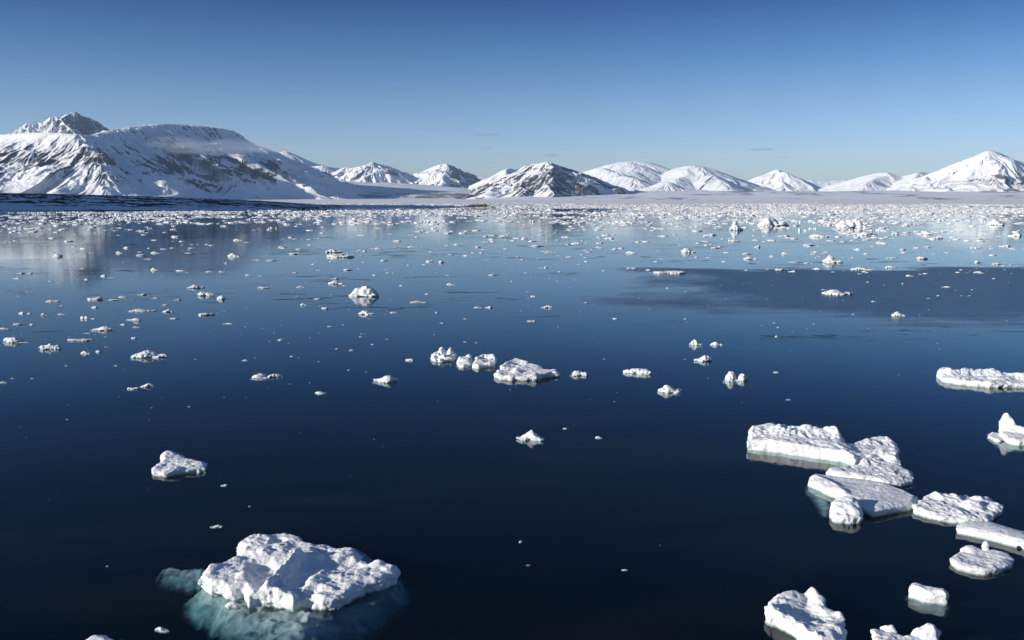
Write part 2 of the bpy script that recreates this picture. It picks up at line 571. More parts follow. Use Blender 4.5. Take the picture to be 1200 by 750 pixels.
# ------------------------------------------------------------------ mountains
def mountain(label, ridges, u0, u1, nu, Y0, Y1, nY, rockf, slope=0.72, mat=None, lam=260.0, flute=0.35, seed=0.0,
             rough=14.0, power=1.15, rnd=30.0, fl0=(10, 260), calm=None, base=None, name='mountain', zcut=-6.0):
    """height field round crest lines; ridges are lists of (u, v, Y) photo pixels with a distance"""
    mat = mat or M_MTN
    us = np.linspace(u0, u1, nu)
    Ys = Y0 * (Y1 / Y0) ** np.linspace(0, 1, nY)
    U, YY = np.meshgrid(us, Ys, indexing='ij')
    X = (U - 600) / FPX * YY / CP
    X, YY = X.astype(np.float32), YY.astype(np.float32)
    best = np.full(X.shape, -60.0, np.float32)
    SU = np.zeros(X.shape, np.float32)
    SD = np.zeros(X.shape, np.float32)
    wx = (fbm(X / 600 + seed, YY / 600, 0.3, 3) * 90).astype(np.float32)
    wy = (fbm(X / 600 + seed + 40, YY / 600, 0.7, 3) * 90).astype(np.float32)
    jr = np.random.default_rng(int(seed * 10) + 3)
    for ri, rd in enumerate(ridges):
        sl, spur = slope, False
        if isinstance(rd, dict):
            sl, spur = rd.get('slope', slope), True
            rd = rd['p']
        pts = [np.array(at_depth(*p), float) for p in rd]
        # break every stretch of crest into shorter uneven ones
        for it in range(2):
            q = [pts[0]]
            for a, b in zip(pts[:-1], pts[1:]):
                L = math.hypot(b[0] - a[0], b[1] - a[1])
                if L > 90:
                    mid = (a + b) / 2
                    k = L * (0.11 if spur else 0.05)
                    nrm = np.array([-(b[1] - a[1]), b[0] - a[0]]) / L
                    mid[:2] += nrm * jr.normal() * k * (1 if spur else 0.6)
                    mid[2] += jr.normal() * min(L * (0.05 if spur else 0.008), 22 if spur else 5)
                    q.append(mid)
                q.append(b)
            pts = q
        Dm = np.full(X.shape, 1e9, np.float32)
        Sm = np.zeros(X.shape, np.float32)
        Zm = np.zeros(X.shape, np.float32)
        acc = 0.0
        for (ax, ay, az), (bx, by, bz) in zip(pts[:-1], pts[1:]):
            ex, ey = bx - ax, by - ay
            L = math.hypot(ex, ey) + 1e-6
            t = np.clip(((X - ax) * ex + (YY - ay) * ey) / (L * L), 0, 1)
            d0 = np.hypot(X - ax - ex * t, YY - ay - ey * t)
            # a crest that is higher wins over a nearer but lower one
            zc = az + (bz - az) * t
            dd = d0 - zc / sl * 1.35 + 1e4
            m = dd < Dm
            Dm = np.where(m, dd, Dm)
            dx, dy = X - ax - ex * t, YY - ay - ey * t
            Sm = np.where(m, acc + t * L + np.arctan2(dy, dx) * 160.0, Sm)
            Zm = np.where(m, zc, Zm)
            acc += L
        Dm = Dm + Zm / sl * 1.35 - 1e4
        k = sstep(0, 350, Dm)
        d = np.maximum(Dm + wx * k * 0.8, 0)
        sw = Sm + wy * k
        fl = ridged(sw / lam + seed, d / (lam * 7) + ri * 3.1, seed, 4, 0.6)
        dd = d * (1 - flute * fl * sstep(fl0[0], fl0[1], d))
        dd = dd * dd / (dd + rnd)
        W = np.maximum(Zm, 20) / sl
        q = np.clip(1 - dd / (W * 1.35), -1, 1)
        z = np.where(q > 0, Zm * np.abs(q) ** (power * 1.25), -np.abs(Zm) * np.abs(q) * 0.5)
        m = z > best
        best = np.where(m, z, best)
        SU = np.where(m, sw, SU)
        SD = np.where(m, d, SD)
    env = sstep(-10, 120, best) * sstep(0, 60, SD)
    if calm is not None:
        env = env * calm(U, best / max(1.0, float(best.max())))
    fl2 = ridged(SU / (lam * 0.30) + seed, SD / (lam * 3.2), seed + 5, 4, 0.62)
    Z = best + env * (ridged(X / 190 + seed, YY / 190, seed, 5, 0.55) - 0.3) * rough * 0.55 + env * (fl2 - 0.35) * rough * 0.75
    Z = Z + 3.0 * fbm(X / 40, YY / 40, seed, 3) * sstep(0, 60, best)
    if base is not None:
        Z = np.maximum(Z, base(X, YY, U))
    gx = np.gradient(Z, axis=1) / np.gradient(YY, axis=1)
    gu = np.gradient(Z, axis=0) / np.gradient(X, axis=0)
    steep = np.hypot(gx, gu)
    fl = 0.5 * fl2 + 0.5 * ridged(SU / (lam * 0.14) + seed + 9, SD / (lam * 1.6), seed + 2, 3, 0.65)
    big = fbm(X / 420 + seed, YY / 420, Z / 200, 3)
    strat = perlin(SU / 900 + 3, Z / 26.0, seed)
    hf = Z / max(1.0, float(Z.max()))
    rock = -0.02 + 0.75 * (fl - 0.35) + 0.42 * big + 0.10 * strat + 0.5 * np.clip(steep - 0.6, -0.5, 0.6) + rockf(U, hf, SU, SD)
    V = np.stack([X, YY, Z], -1).reshape(-1, 3)
    ii = np.arange(nu * nY).reshape(nu, nY)
    F = np.stack([ii[:-1, :-1], ii[1:, :-1], ii[1:, 1:], ii[:-1, 1:]], -1).reshape(-1, 4)
    zf = Z.reshape(-1)[F].max(1)
    F = F[zf > zcut]
    used = np.unique(F)
    remap = np.full(len(V), -1, np.int64)
    remap[used] = np.arange(len(used))
    me = mesh_from(name, V[used], remap[F], mat)
    for nm_, arr in (('rock', rock), ('along', SU), ('down', SD)):
        a = me.attributes.new(nm_, 'FLOAT', 'POINT')
        a.data.foreach_set('value', arr.reshape(-1)[used].astype(np.float32))
    o = link(name, me)
    tag(o, label, 'mountain' if name == 'mountain' else name.replace('_', ' '), kind='structure')
    return o


def gauss(x, c, w):
    return np.exp(-((x - c) / w) ** 2)


# big massif on the left: a prow towards the viewer, then a long face turning away into shade
mountain('long snow massif with rocky gullies filling the left of the view',
         [[(-260, 168, 9800), (-120, 160, 8800), (-60, 159, 8250), (-20, 158.4, 7900), (6, 157.6, 7650), (22, 156.2, 7400), (40, 155.2, 7200), (58, 155.0, 7050), (76, 156.0, 6950), (92, 157.6, 6900), (104, 158.4, 7000), (114, 157.2, 7150), (128, 153, 7500), (155, 148.5, 7800),
           (172, 146.5, 8000), (190, 145, 8150), (210, 145.6, 8300), (240, 148, 8550), (266, 151.5, 8750), (277, 158, 8850), (289, 167, 8950), (312, 174, 9150),
           (330, 182, 9350), (348, 191, 9600), (366, 201, 9900), (392, 214, 10300), (420, 224, 10800), (450, 231, 11300)],
          {'p': [(92, 158.5, 6900), (104, 172, 6600), (112, 190, 6350), (122, 210, 6120), (128, 228, 5950)], 'slope': 0.85},
          {'p': [(42, 157, 7180), (40, 178, 6700), (30, 205, 6350), (20, 226, 6150)], 'slope': 0.8},
          {'p': [(240, 148, 8550), (236, 170, 8200), (248, 192, 7800), (268, 212, 7400), (290, 228, 7000)], 'slope': 0.9},
          {'p': [(172, 147, 8000), (160, 168, 7600), (158, 190, 7150), (165, 212, 6750), (180, 228, 6400)], 'slope': 0.9},
          {'p': [(312, 174, 9150), (318, 195, 8600), (335, 215, 8100), (350, 228, 7800)], 'slope': 0.9}],
         -260, 470, 980, 5700, 11600, 560,
         lambda U, hf, SU, SD: -0.10 + 0.10 * sstep(120, 170, U) + 0.32 * gauss(hf, 0.42, 0.27) - 1.3 * sstep(0.84, 0.95, hf) * (U < 165) - 0.8 * sstep(0.62, 0.78, hf) * (U < 112) - 0.12 + 0.15 * gauss(U, 240, 60) - 0.15 * (U > 330) - 0.12 * gauss(hf, 0.08, 0.08) + 0.16 * (U < 130) * gauss(hf, 0.5, 0.25),
         slope=0.80, lam=330, flute=0.46, seed=3.3, rough=40, rnd=45, fl0=(60, 480), calm=lambda U, hf: 1 - 0.6 * sstep(0.60, 0.74, hf) * (1 - sstep(112, 135, U)))

mountain('jagged white peaks rising behind the left massif',
         [[(10, 160, 12500), (22, 153, 12300), (30, 147, 12200), (42, 143, 12100), (54, 146, 12000), (60, 140, 12000), (66, 136.5, 12000), (72, 142, 12000),
           (80, 134, 12000), (85, 130.5, 12000), (91, 134, 12050), (97, 136, 12100), (105, 138, 12200), (114, 145, 12400), (124, 152, 12600), (140, 166, 12900)],
          {'p': [(66, 137, 12000), (70, 160, 11500)], 'slope': 1.1}, {'p': [(85, 131, 12000), (92, 160, 11300)], 'slope': 1.2},
          {'p': [(105, 138, 12200), (116, 160, 11700)], 'slope': 1.1}, {'p': [(42, 143, 12100), (40, 160, 11600)], 'slope': 1.1}],
         -10, 160, 340, 10800, 13600, 240, lambda U, hf, SU, SD: -0.05 + 0.3 * sstep(70, 100, U) + 0 * hf, slope=1.5, lam=170, flute=0.5, seed=8.1, rough=95, rnd=4, fl0=(5, 90))

mountain('distant shaded ridge running down behind the massif',
         [[(290, 172, 15000), (322, 178, 15000), (335, 177, 15000), (350, 183, 15200), (368, 191, 15500), (382, 195, 15800), (398, 197, 16000), (420, 205, 16500)]],
         270, 440, 180, 13800, 17500, 120, lambda U, hf, SU, SD: -0.25 + 0 * hf, slope=0.7, lam=300, seed=5.5)

mountain('low sunlit peak between the massif and the glacier',
         [[(340, 214, 14300), (352, 205, 14000), (366, 195, 13800), (378, 194, 13700), (388, 199, 13800), (400, 207, 14000), (410, 216, 14200)]],
         330, 420, 160, 12900, 14900, 120, lambda U, hf, SU, SD: -0.35 + 0 * hf, slope=0.6, lam=300, seed=1.5)

mountain('sharp rocky ridge at the head of the glacier',
         [[(376, 212, 14200), (388, 203, 13700), (396, 200, 13500), (404, 196, 13300), (412, 197, 13250), (422, 195, 13100), (430, 193, 13000), (436, 189.5, 12900), (443, 192, 12950), (452, 193.5, 13050),
           (462, 197.5, 13200), (470, 201, 13300), (477, 204, 13400), (486, 206, 13600), (500, 212, 13800)],
          {'p': [(436, 190, 12900), (428, 206, 12500), (424, 216, 12200)], 'slope': 0.9}, {'p': [(462, 198, 13200), (460, 212, 12700)], 'slope': 0.9},
          {'p': [(404, 196, 13300), (396, 212, 12700)], 'slope': 0.9}],
         360, 510, 300, 11700, 14500, 220, lambda U, hf, SU, SD: 0.06 + 0 * hf, slope=0.8, lam=230, flute=0.55, seed=6.2, rough=50, rnd=8)

mountain('rounded mountain with a dark rock face beside the glacier',
         [[(478, 212, 14000), (490, 205, 13700), (500, 200, 13500), (507, 196, 13300), (515, 193, 13100), (523, 192, 13000), (531, 194.5, 13100), (538, 199, 13250), (546, 204, 13450), (552, 209, 13600), (560, 222, 13900)],
          {'p': [(523, 192, 13000), (519, 206, 12500), (514, 218, 12100)], 'slope': 0.9}, {'p': [(538, 199, 13250), (541, 212, 12700), (545, 222, 12400)], 'slope': 0.9}],
         470, 575, 230, 11700, 14500, 200, lambda U, hf, SU, SD: 0.0 + 0.4 * sstep(510, 535, U) + 0 * hf, slope=0.85, lam=250, flute=0.5, seed=2.7, rough=42, rnd=20)

mountain('faint blue ridge far behind the middle peaks',
         [[(520, 205, 19500), (545, 203, 19500), (562, 206, 19500), (575, 208, 19500), (592, 211, 19500), (620, 222, 19800)]],
         510, 640, 100, 18200, 21000, 80, lambda U, hf, SU, SD: -0.25 + 0 * hf, slope=0.7, lam=400, seed=4.4)

mountain('small bright spur left of the dark pyramid peak',
         [[(560, 228, 11500), (570, 219, 11200), (576, 210, 11000), (583, 203.5, 10900), (590, 199, 10800), (597, 197, 10750), (604, 199, 10800), (615, 203, 11000), (630, 210, 11300)],
          {'p': [(597, 197, 10750), (588, 214, 10300), (582, 226, 10000)], 'slope': 0.7}],
         550, 650, 200, 9600, 12100, 160, lambda U, hf, SU, SD: -0.2 + 0 * hf, slope=0.75, lam=220, seed=7.4, rnd=15)

mountain('dark pyramid peak with snow streaked flanks at the shore',
         [[(572, 233, 8600), (582, 222, 8500), (596, 207, 8400), (606, 199, 8250), (615, 194.5, 8100), (623, 192, 8000), (632, 192, 7900), (640, 189.5, 7800), (645, 189.5, 7800), (651, 192.5, 7900), (660, 195.5, 8100),
           (672, 199, 8400), (686, 204, 8800), (700, 209, 9200), (718, 217, 9700), (740, 225, 10400)],
          {'p': [(641, 190, 7800), (640, 203, 7450), (643, 218, 7080), (646, 232, 6750)], 'slope': 0.95},
          {'p': [(615, 195, 8100), (612, 212, 7600), (606, 231, 7000)], 'slope': 0.9},
          {'p': [(672, 199, 8400), (682, 216, 7900), (695, 231, 7300)], 'slope': 0.85}],
         535, 760, 560, 6300, 10700, 400, lambda U, hf, SU, SD: 0.38 - 0.14 * gauss(U, 635, 12) - 0.25 * sstep(680, 730, U) - 0.35 * gauss(U, 580, 12) + 0 * hf, slope=0.82, lam=230, flute=0.5, seed=9.2, rough=34, rnd=8)

mountain('broad white snow dome with a gentle saddle',
         [[(640, 206, 13500), (665, 203, 13300), (690, 200, 13200), (705, 196, 13100), (718, 192, 13000), (728, 189.6, 13000), (745, 188.5, 13000), (758, 189.6, 13000), (768, 193, 13000), (778, 197.5, 13000), (786, 199.5, 12900),
           (795, 197, 12700), (804, 194.7, 12500), (812, 193.8, 12300), (820, 194.5, 12300), (828, 197, 12400), (840, 202, 12700), (855, 208, 13100), (872, 212, 13500), (890, 216.5, 14000), (915, 222, 14600)],
          {'p': [(820, 194.5, 12300), (835, 206, 11700), (850, 218, 11100), (860, 226, 10700)], 'slope': 0.62},
          {'p': [(804, 195, 12500), (798, 208, 11800), (788, 220, 11200)], 'slope': 0.6},
          {'p': [(700, 197, 12000), (712, 199, 11700), (728, 206, 11300), (742, 214, 10900), (762, 224, 10400)], 'slope': 0.62},
          {'p': [(735, 189.6, 13000), (742, 203, 12200), (752, 214, 11500)], 'slope': 0.4}],
         620, 930, 560, 9800, 15000, 340, lambda U, hf, SU, SD: -0.12 + 0.34 * gauss(U, 828, 16) * (hf < .8) + 0.3 * gauss(U, 700, 14) * gauss(hf, .75, .2), slope=0.50, lam=260, flute=0.22, seed=12.1, rough=12, rnd=80)

mountain('little dark knoll below the white dome',
         [[(752, 226, 9400), (766, 218, 9300), (776, 213.5, 9200), (782, 213, 9150), (790, 217, 9200), (802, 221, 9300), (825, 222.5, 9300), (845, 226, 9400)]],
         740, 860, 200, 8600, 10000, 90, lambda U, hf, SU, SD: 0.2 * (U > 772) + 0 * hf - .1, slope=0.5, lam=150, seed=14.1)

mountain('small white pyramid peak standing alone right of the dome',
         [[(868, 222, 14500), (880, 214, 14200), (890, 208, 14000), (900, 202.5, 13700), (908, 199, 13500), (912, 198.6, 13450), (920, 202, 13600), (930, 208, 13900), (942, 214, 14200), (955, 219, 14600), (966, 224, 15000)],
          {'p': [(910, 199, 13480), (916, 212, 12900), (930, 224, 12400)], 'slope': 0.6}],
         860, 975, 220, 11900, 15200, 180, lambda U, hf, SU, SD: -0.22 + 0.18 * sstep(905, 930, U) + 0 * hf, slope=0.62, lam=230, seed=15.3, rnd=10)

mountain('hazy blue ridge low on the far horizon',
         [[(930, 214, 21500), (950, 210.5, 21500), (970, 212, 21500), (990, 210.5, 21500), (1012, 212, 21500), (1040, 216, 21500)]],
         920, 1050, 90, 20600, 22600, 50, lambda U, hf, SU, SD: -0.2 + 0 * hf, slope=0.8, lam=600, seed=4.9)

mountain('low pair of smooth white summits near the right',
         [[(940, 227, 13200), (962, 221, 12900), (985, 214, 12600), (1003, 209, 12300), (1018, 205, 12100), (1030, 202.3, 12000), (1039, 202, 11900), (1046, 205, 12000), (1053, 208, 12100), (1060, 206, 12000),
           (1067, 204.3, 11900), (1075, 203.5, 11800), (1082, 201.8, 11700), (1090, 202.8, 11800), (1099, 205, 12000), (1110, 212, 12300)],
          {'p': [(1035, 202.5, 12000), (1025, 213, 11300), (1010, 224, 10700)], 'slope': 0.5}, {'p': [(1082, 202, 11700), (1068, 214, 11000), (1048, 225, 10400)], 'slope': 0.55}],
         930, 1125, 380, 9900, 13600, 260, lambda U, hf, SU, SD: -0.20 + 0.4 * gauss(U, 1090, 7) * (hf > .6), slope=0.52, lam=200, flute=0.25, seed=17.7, rough=12, rnd=25)

mountain('tall white cone with rock ribs at the right edge',
         [[(1040, 233, 9900), (1062, 226, 9800), (1085, 214, 9700), (1105, 203, 9600), (1120, 196, 9500), (1132, 190.5, 9400), (1142, 184.5, 9300), (1150, 179.5, 9250), (1157, 176.5, 9200), (1163, 176.5, 9200), (1170, 179, 9300),
           (1180, 183.5, 9500), (1190, 188.5, 9700), (1202, 192, 9900), (1225, 199, 10200), (1260, 210, 10700), (1320, 226, 11300)],
          {'p': [(1152, 179, 9250), (1149, 188, 9050), (1158, 200, 8800), (1168, 212, 8500), (1176, 225, 8200)], 'slope': 0.68},
          {'p': [(1132, 190.5, 9400), (1128, 206, 9000), (1118, 224, 8500)], 'slope': 0.6},
          {'p': [(1202, 192, 9900), (1210, 208, 9400), (1218, 226, 8700)], 'slope': 0.65}],
         1030, 1340, 560, 7700, 11800, 400, lambda U, hf, SU, SD: -0.02 + 0.36 * gauss(hf, 0.25, 0.2) * sstep(1095, 1150, U) , slope=0.62, lam=150, flute=0.34, seed=20.4, rough=12, rnd=12)


def plain_base(X, YY, U):
    left = sstep(560, 620, U)
    t = sstep(6200, 9000, YY)
    shore = sstep(6150 + 120 * fbm(X / 900, 0.5, 0, 3), 6500, YY)
    z = shore * (4 + 6 * left) + t * (60 * left + 8) + (12 * fbm(X / 700, YY / 500, 0, 4) + 8) * sstep(6300, 7200, YY) * left
    # glacier ramp between the massif and the rounded mountain, falling from left to right
    g = sstep(300, 330, U) * (1 - sstep(560, 610, U))
    vtop = np.interp(U, [300, 345, 420, 480, 540, 580, 620], [207, 209, 212.5, 215, 219, 223, 228])
    ztop = (232 - vtop) / FPX * 12300 + 15
    k = np.interp(YY, [6700, 8300, 9200, 10400, 12300, 15000], [0, 0.02, 0.36, 0.78, 1.0, 1.05])
    gz = ztop * k - 4 + (8 + 10 * k) * fbm(X / 500, YY / 900, 3, 4)
    return np.maximum(z, g * gz) - 3


mountain('flat frosted coastal plain and glacier along the far shore', [], -260, 1460, 1150, 6000, 15500, 260,
         lambda U, hf, SU, SD: 0.0 * hf - 0.50 + 1.15 * sstep(330, 380, U) * (1 - sstep(540, 590, U)) * sstep(.015, .05, hf) * (1 - sstep(.16, .34, hf)) + (0.98 + 0.55 * fbm(SU * 0 + U / 60.0, hf * 9, 0.0, 4)) * sstep(560, 640, U) - 0.10 * (U > 560), base=plain_base, mat=M_TUNDRA, seed=1.1, name='coastal_plain')

# ------------------------------------------------------------------ near spit on the left, and the off-frame hill whose shade it lies in
def land(name, label, x0, x1, nx_, y0, y1, ny_, zf, rockf, mat, cat=None, kind='structure', zcut=-0.6):
    xs = np.linspace(x0, x1, nx_)
    ys = np.linspace(y0, y1, ny_)
    X, Y = np.meshgrid(xs, ys, indexing='ij')
    Z = zf(X, Y)
    V = np.stack([X, Y, Z], -1).reshape(-1, 3)
    ii = np.arange(nx_ * ny_).reshape(nx_, ny_)
    F = np.stack([ii[:-1, :-1], ii[1:, :-1], ii[1:, 1:], ii[:-1, 1:]], -1).reshape(-1, 4)
    F = F[Z.reshape(-1)[F].max(1) > zcut]
    used = np.unique(F)
    remap = np.full(len(V), -1, np.int64)
    remap[used] = np.arange(len(used))
    me = mesh_from(name, V[used], remap[F], mat)
    a = me.attributes.new('rock', 'FLOAT', 'POINT')
    a.data.foreach_set('value', rockf(X, Y, Z).reshape(-1)[used].astype(np.float32))
    o = link(name, me)
    tag(o, label, cat, kind=kind)
    return o


def spit_z(X, Y):
    # land narrows to a point towards the right
    edge = np.interp(X, [-1200, -640, -480, -330, -290], [1000, 1030, 1050, 1075, 1110]) + 10 * fbm(X / 60, 0.3, 0, 3)
    top = np.interp(X, [-1200, -700, -560, -470, -380, -330, -290, -270], [23, 18.5, 15, 11.5, 8, 5, 2.0, -2])
    dy = Y - edge
    z = top * sstep(0, 150, dy) ** 0.8 * (1 - sstep(300, 480, dy)) + np.minimum(dy / 18.0, 1.0)
    z = z + (2.6 * ridged(X / 55, Y / 22, 0, 5, 0.55) + 1.0 * fbm(X / 9, Y / 6, 0, 4)) * sstep(8, 50, dy) * np.clip(top / 10, 0.15, 1)
    return np.where(top < 0, np.minimum(z, -1), z)


def spit_rock(X, Y, Z):
    b = 0.34 + 0.80 * fbm(X / 70, Y / 14, Z / 3, 4) + 0.35 * ridged(X / 30, Y / 7, 0, 3)
    edge = np.interp(X, [-1200, -640, -480, -330, -290], [1000, 1030, 1050, 1075, 1110])
    return b - 0.5 * (1 - sstep(20, 45, Y - edge)) + 0.9 * (Y - edge < 5)


land('headland', 'low dark rocky headland streaked with snow at the left shore', -900, -240, 660, 985, 1560, 420, spit_z, spit_rock, M_SPIT, 'headland')


def shade_hill(X, Y):
    cx = np.interp(Y, [600, 900, 1300, 1800, 2400], [-1000, -980, -1210, -1650, -2200])
    h = np.interp(Y, [700, 790, 860, 1000, 1300, 1800, 2300], [0, 130, 235, 290, 310, 280, 60])
    z = h * (1 - np.abs(X - cx) / 400) + 10 * fbm(X / 90, Y / 90, 2, 4)
    return np.where(h > 1, z, -10) - 4


land('hill', 'steep snowy hill beyond the left edge of the view', -2700, -560, 160, 600, 2500, 150, shade_hill,
     lambda X, Y, Z: 0.35 + 0.4 * fbm(X / 80, Y / 80, Z / 60, 4), M_MTN, 'hill')


def islet(label, u, v, wpx, hpx, seed):
    x, y = ground(u, v)
    s = y / FPX
    w, h = wpx * s, hpx * s
    n = 70
    xs = np.linspace(-0.65, 0.65, n)
    X, Y = np.meshgrid(xs, xs, indexing='ij')
    r = np.hypot(X / 0.5, Y / 0.5)
    Z = h * (1.1 * (1 - r ** 2) ** 1 + 0.45 * ridged(X * 4 + seed, Y * 3, seed, 4) - 0.2)
    Z = np.where(r > 1.0, np.minimum(Z, -1.0), Z)
    V = np.stack([X * w, Y * w * 0.55, Z], -1).reshape(-1, 3)
    ii = np.arange(n * n).reshape(n, n)
    F = np.stack([ii[:-1, :-1], ii[1:, :-1], ii[1:, 1:], ii[:-1, 1:]], -1).reshape(-1, 4)
    me = mesh_from('rocky_islet', V, F, M_ISLET)
    a = me.attributes.new('rock', 'FLOAT', 'POINT')
    a.data.foreach_set('value', (0.75 + 0.5 * fbm(V[:, 0] / 8, V[:, 1] / 8, seed, 3) - 0.25 * (V[:, 2] > h * .8)).astype(np.float32))
    o = link('rocky_islet', me, (x, y + w * 0.25, 0))
    tag(o, label, 'islet')


islet('largest brown rocky islet in the band of distant pack ice', 561, 242.6, 32, 3.2, 1.0)
islet('low brown rock right beside the largest rocky islet', 572, 243.0, 16, 1.6, 4.0)
islet('small flat dark rock left of the largest islet', 529, 243.2, 11, 1.3, 7.0)
islet('thin dark reef rock in the pack ice left of the islets', 488, 244.0, 15, 0.8, 9.0)
islet('dark brown rock at the foot of the headland beach', 108, 247.6, 28, 2.0, 12.0)


# ------------------------------------------------------------------ ice
def ice_mesh(name, poly, T, vox, feats=(), seed=0.0, rough=0.10, edge=0.18, lean=0.0, tilt=(0, 0), below=0.07, mat=None,
             crumble=0.10, fall=0.0, plate=None, lump=0.6, maxz=None, round_=0.03, zbot=None, nscale=1.0):
    """closed floating piece: outline polygon (m, local), top height T, list of features"""
    mat = mat or M_ICE
    poly = np.asarray(poly, np.float32)
    hmax = T * 1.35 + rough * 2 + abs(tilt[0]) + abs(tilt[1])
    for f in feats:
        hmax += max(0, f[3]) * (0.85 if f[0] != 'plateau' else 1)
    if maxz:
        hmax = maxz
    pad = edge + 3 * vox
    x0, y0 = poly.min(0) - pad
    x1, y1 = poly.max(0) + pad
    z0 = (-below if zbot is None else zbot) - 2 * vox
    xs = np.arange(x0, x1 + vox, vox, dtype=np.float32)
    ys = np.arange(y0, y1 + vox, vox, dtype=np.float32)
    zs = np.arange(z0, hmax + 2 * vox, vox, dtype=np.float32)
    X, Y = np.meshgrid(xs, ys, indexing='ij')
    s = nscale
    sd2 = sd_poly(X, Y, poly) + edge * 0.55 * fbm(X / (0.9 * s) + seed, Y / (0.9 * s), seed, 4) + edge * 0.5 * (0.42 - ridged(X / (1.1 * s) + seed, Y / (1.1 * s), seed, 3, 0.5)) 
    cx, cy = (x0 + x1) / 2, (y0 + y1) / 2
    top = np.full(X.shape, T, np.float32) + tilt[0] * (X - cx) / (x1 - x0) + tilt[1] * (Y - cy) / (y1 - y0)
    q = fbm(X / (1.5 * s) + seed, Y / (1.3 * s), seed + 4, 4, 0.45) * 4.5
    fr_ = q - np.floor(q)
    terr = (np.floor(q) + sstep(0.30, 0.62, fr_)) / 4.5
    top += rough * (terr * 1.9 + lump * (ridged(X / (0.8 * s) + seed * 2, Y / (0.8 * s), seed, 4, 0.55) - 0.35))
    top += rough * 0.35 * (ridged(X / (0.5 * s) + seed, Y / (0.33 * s), seed + 1, 4, 0.6) - 0.4)
    wxx = X + 0.22 * s * fbm(X / (0.7 * s), Y / (0.7 * s), seed + 7, 3)
    wyy = Y + 0.22 * s * fbm(X / (0.7 * s), Y / (0.7 * s), seed + 17, 3)
    for f in feats:
        if f[0] == 'bump':
            d = np.hypot(wxx - f[1][0], wyy - f[1][1]) / f[2]
            top += f[3] * np.clip(1 - d, 0, 1) ** 0.8 * (1 + 0.2 * (d < 1) * fbm(X * 3 / s, Y * 3 / s, seed, 2))
        elif f[0] == 'dome':
            d = np.hypot(wxx - f[1][0], wyy - f[1][1]) / f[2]
            top += f[3] * np.sqrt(np.clip(1 - d * d, 0, 1))
        elif f[0] == 'ridge':
            d = sd_line(wxx, wyy, f[1]) / f[2]
            top += f[3] * np.clip(1 - d * (1 + 0.5 * fbm(X / (0.3 * s), Y / (0.3 * s), seed, 3)), 0, 1) * (1 + 0.35 * fbm(X / (0.5 * s), Y / (0.5 * s), seed + 3, 3))
        elif f[0] == 'plateau':
            d = sd_poly(wxx, wyy, f[1])
            top += f[3] * sstep(f[2], -f[2], d)
    top = top * (1 - (0.25 if zbot is None else 0.0) * sstep(-0.25 * s, 0.0, sd2))
    if fall:
        top = top - fall * sstep(-1.7, 0.2, sd_poly(X, Y, poly) + 0.35 * fbm(X / 1.6, Y / 1.6, seed, 2)) ** 1.5
    n3 = fbm(X[..., None] / (0.55 * s) + seed, Y[..., None] / (0.55 * s), zs / (0.4 * s) + seed, 3)
    side = sd2[..., None] + crumble * n3 * 1.5 + crumble * 1.1 * (ridged(X[..., None] / (0.8 * s) + seed, Y[..., None] / (0.8 * s), zs / (0.5 * s), 3, 0.6) - 0.5) + lean * zs - 0.5 * crumble * np.exp(-((zs - 0.0) / 0.12) ** 2) * -1.0
    F = smax(zs - top[..., None] + crumble * 0.5 * n3, side, round_ * s)
    F = np.maximum(F, (z0 + 2 * vox) - zs)
    if plate:
        F = np.maximum(F, top[..., None] - plate - zs)
    F = F.astype(np.float32)
    V, Q = surface_nets(F, (xs[0], ys[0], zs[0]), vox)
    return mesh_from(name, V, Q, mat)


def world_poly(pts, z):
    return [ground(u, v, z) for u, v in pts]


def floe(label, pts, T, vox, feats=(), name='ice_floe', cat='ice floe', group=None, **kw):
    """pts: outline of the upper edge in photo pixels"""
    P = np.array(world_poly(pts, T))
    c = P.mean(0)
    ff = []
    for f in feats:
        f = list(f)
        zref = T
        if f[0] in ('bump', 'dome'):
            g = ground(f[1][0], f[1][1], zref)
            f[1] = (g[0] - c[0], g[1] - c[1])
        else:
            f[1] = [(a - c[0], b - c[1]) for a, b in world_poly(f[1], zref)]
        ff.append(tuple(f))
    me = ice_mesh(name, P - c, T, vox, ff, seed=float(kw.pop('seed', abs(c[0] * 0.37) % 50)), **kw)
    o = link(name, me, (c[0], c[1], 0))
    tag(o, label, cat, group)
    return o


def submerged(parent, pts, z, vox, thick=0.8, edge=0.5, seed=1.0, rough=0.12, fall=1.2, clear=0.6):
    P = np.array(world_poly(pts, z)) - np.array(parent.location[:2])
    me = ice_mesh('submerged_ice', P, z, vox, (), seed=seed, rough=rough, edge=edge, zbot=z - thick - fall, mat=M_SUB, maxz=-0.04, crumble=0.16, round_=0.12, nscale=1.6, fall=fall, plate=thick)
    co = np.empty(len(me.vertices) * 3, np.float32)
    me.vertices.foreach_get('co', co)
    co = co.reshape(-1, 3)
    a = me.attributes.new('thick', 'FLOAT', 'POINT')
    a.data.foreach_set('value', np.clip(-sd_poly(co[:, 0], co[:, 1], P) / clear, -0.5, 1).astype(np.float32))
    o = link('submerged_ice', me, (0, 0, 0), parent)
    tag(o, 'turquoise underwater skirt of the floe')
    return o


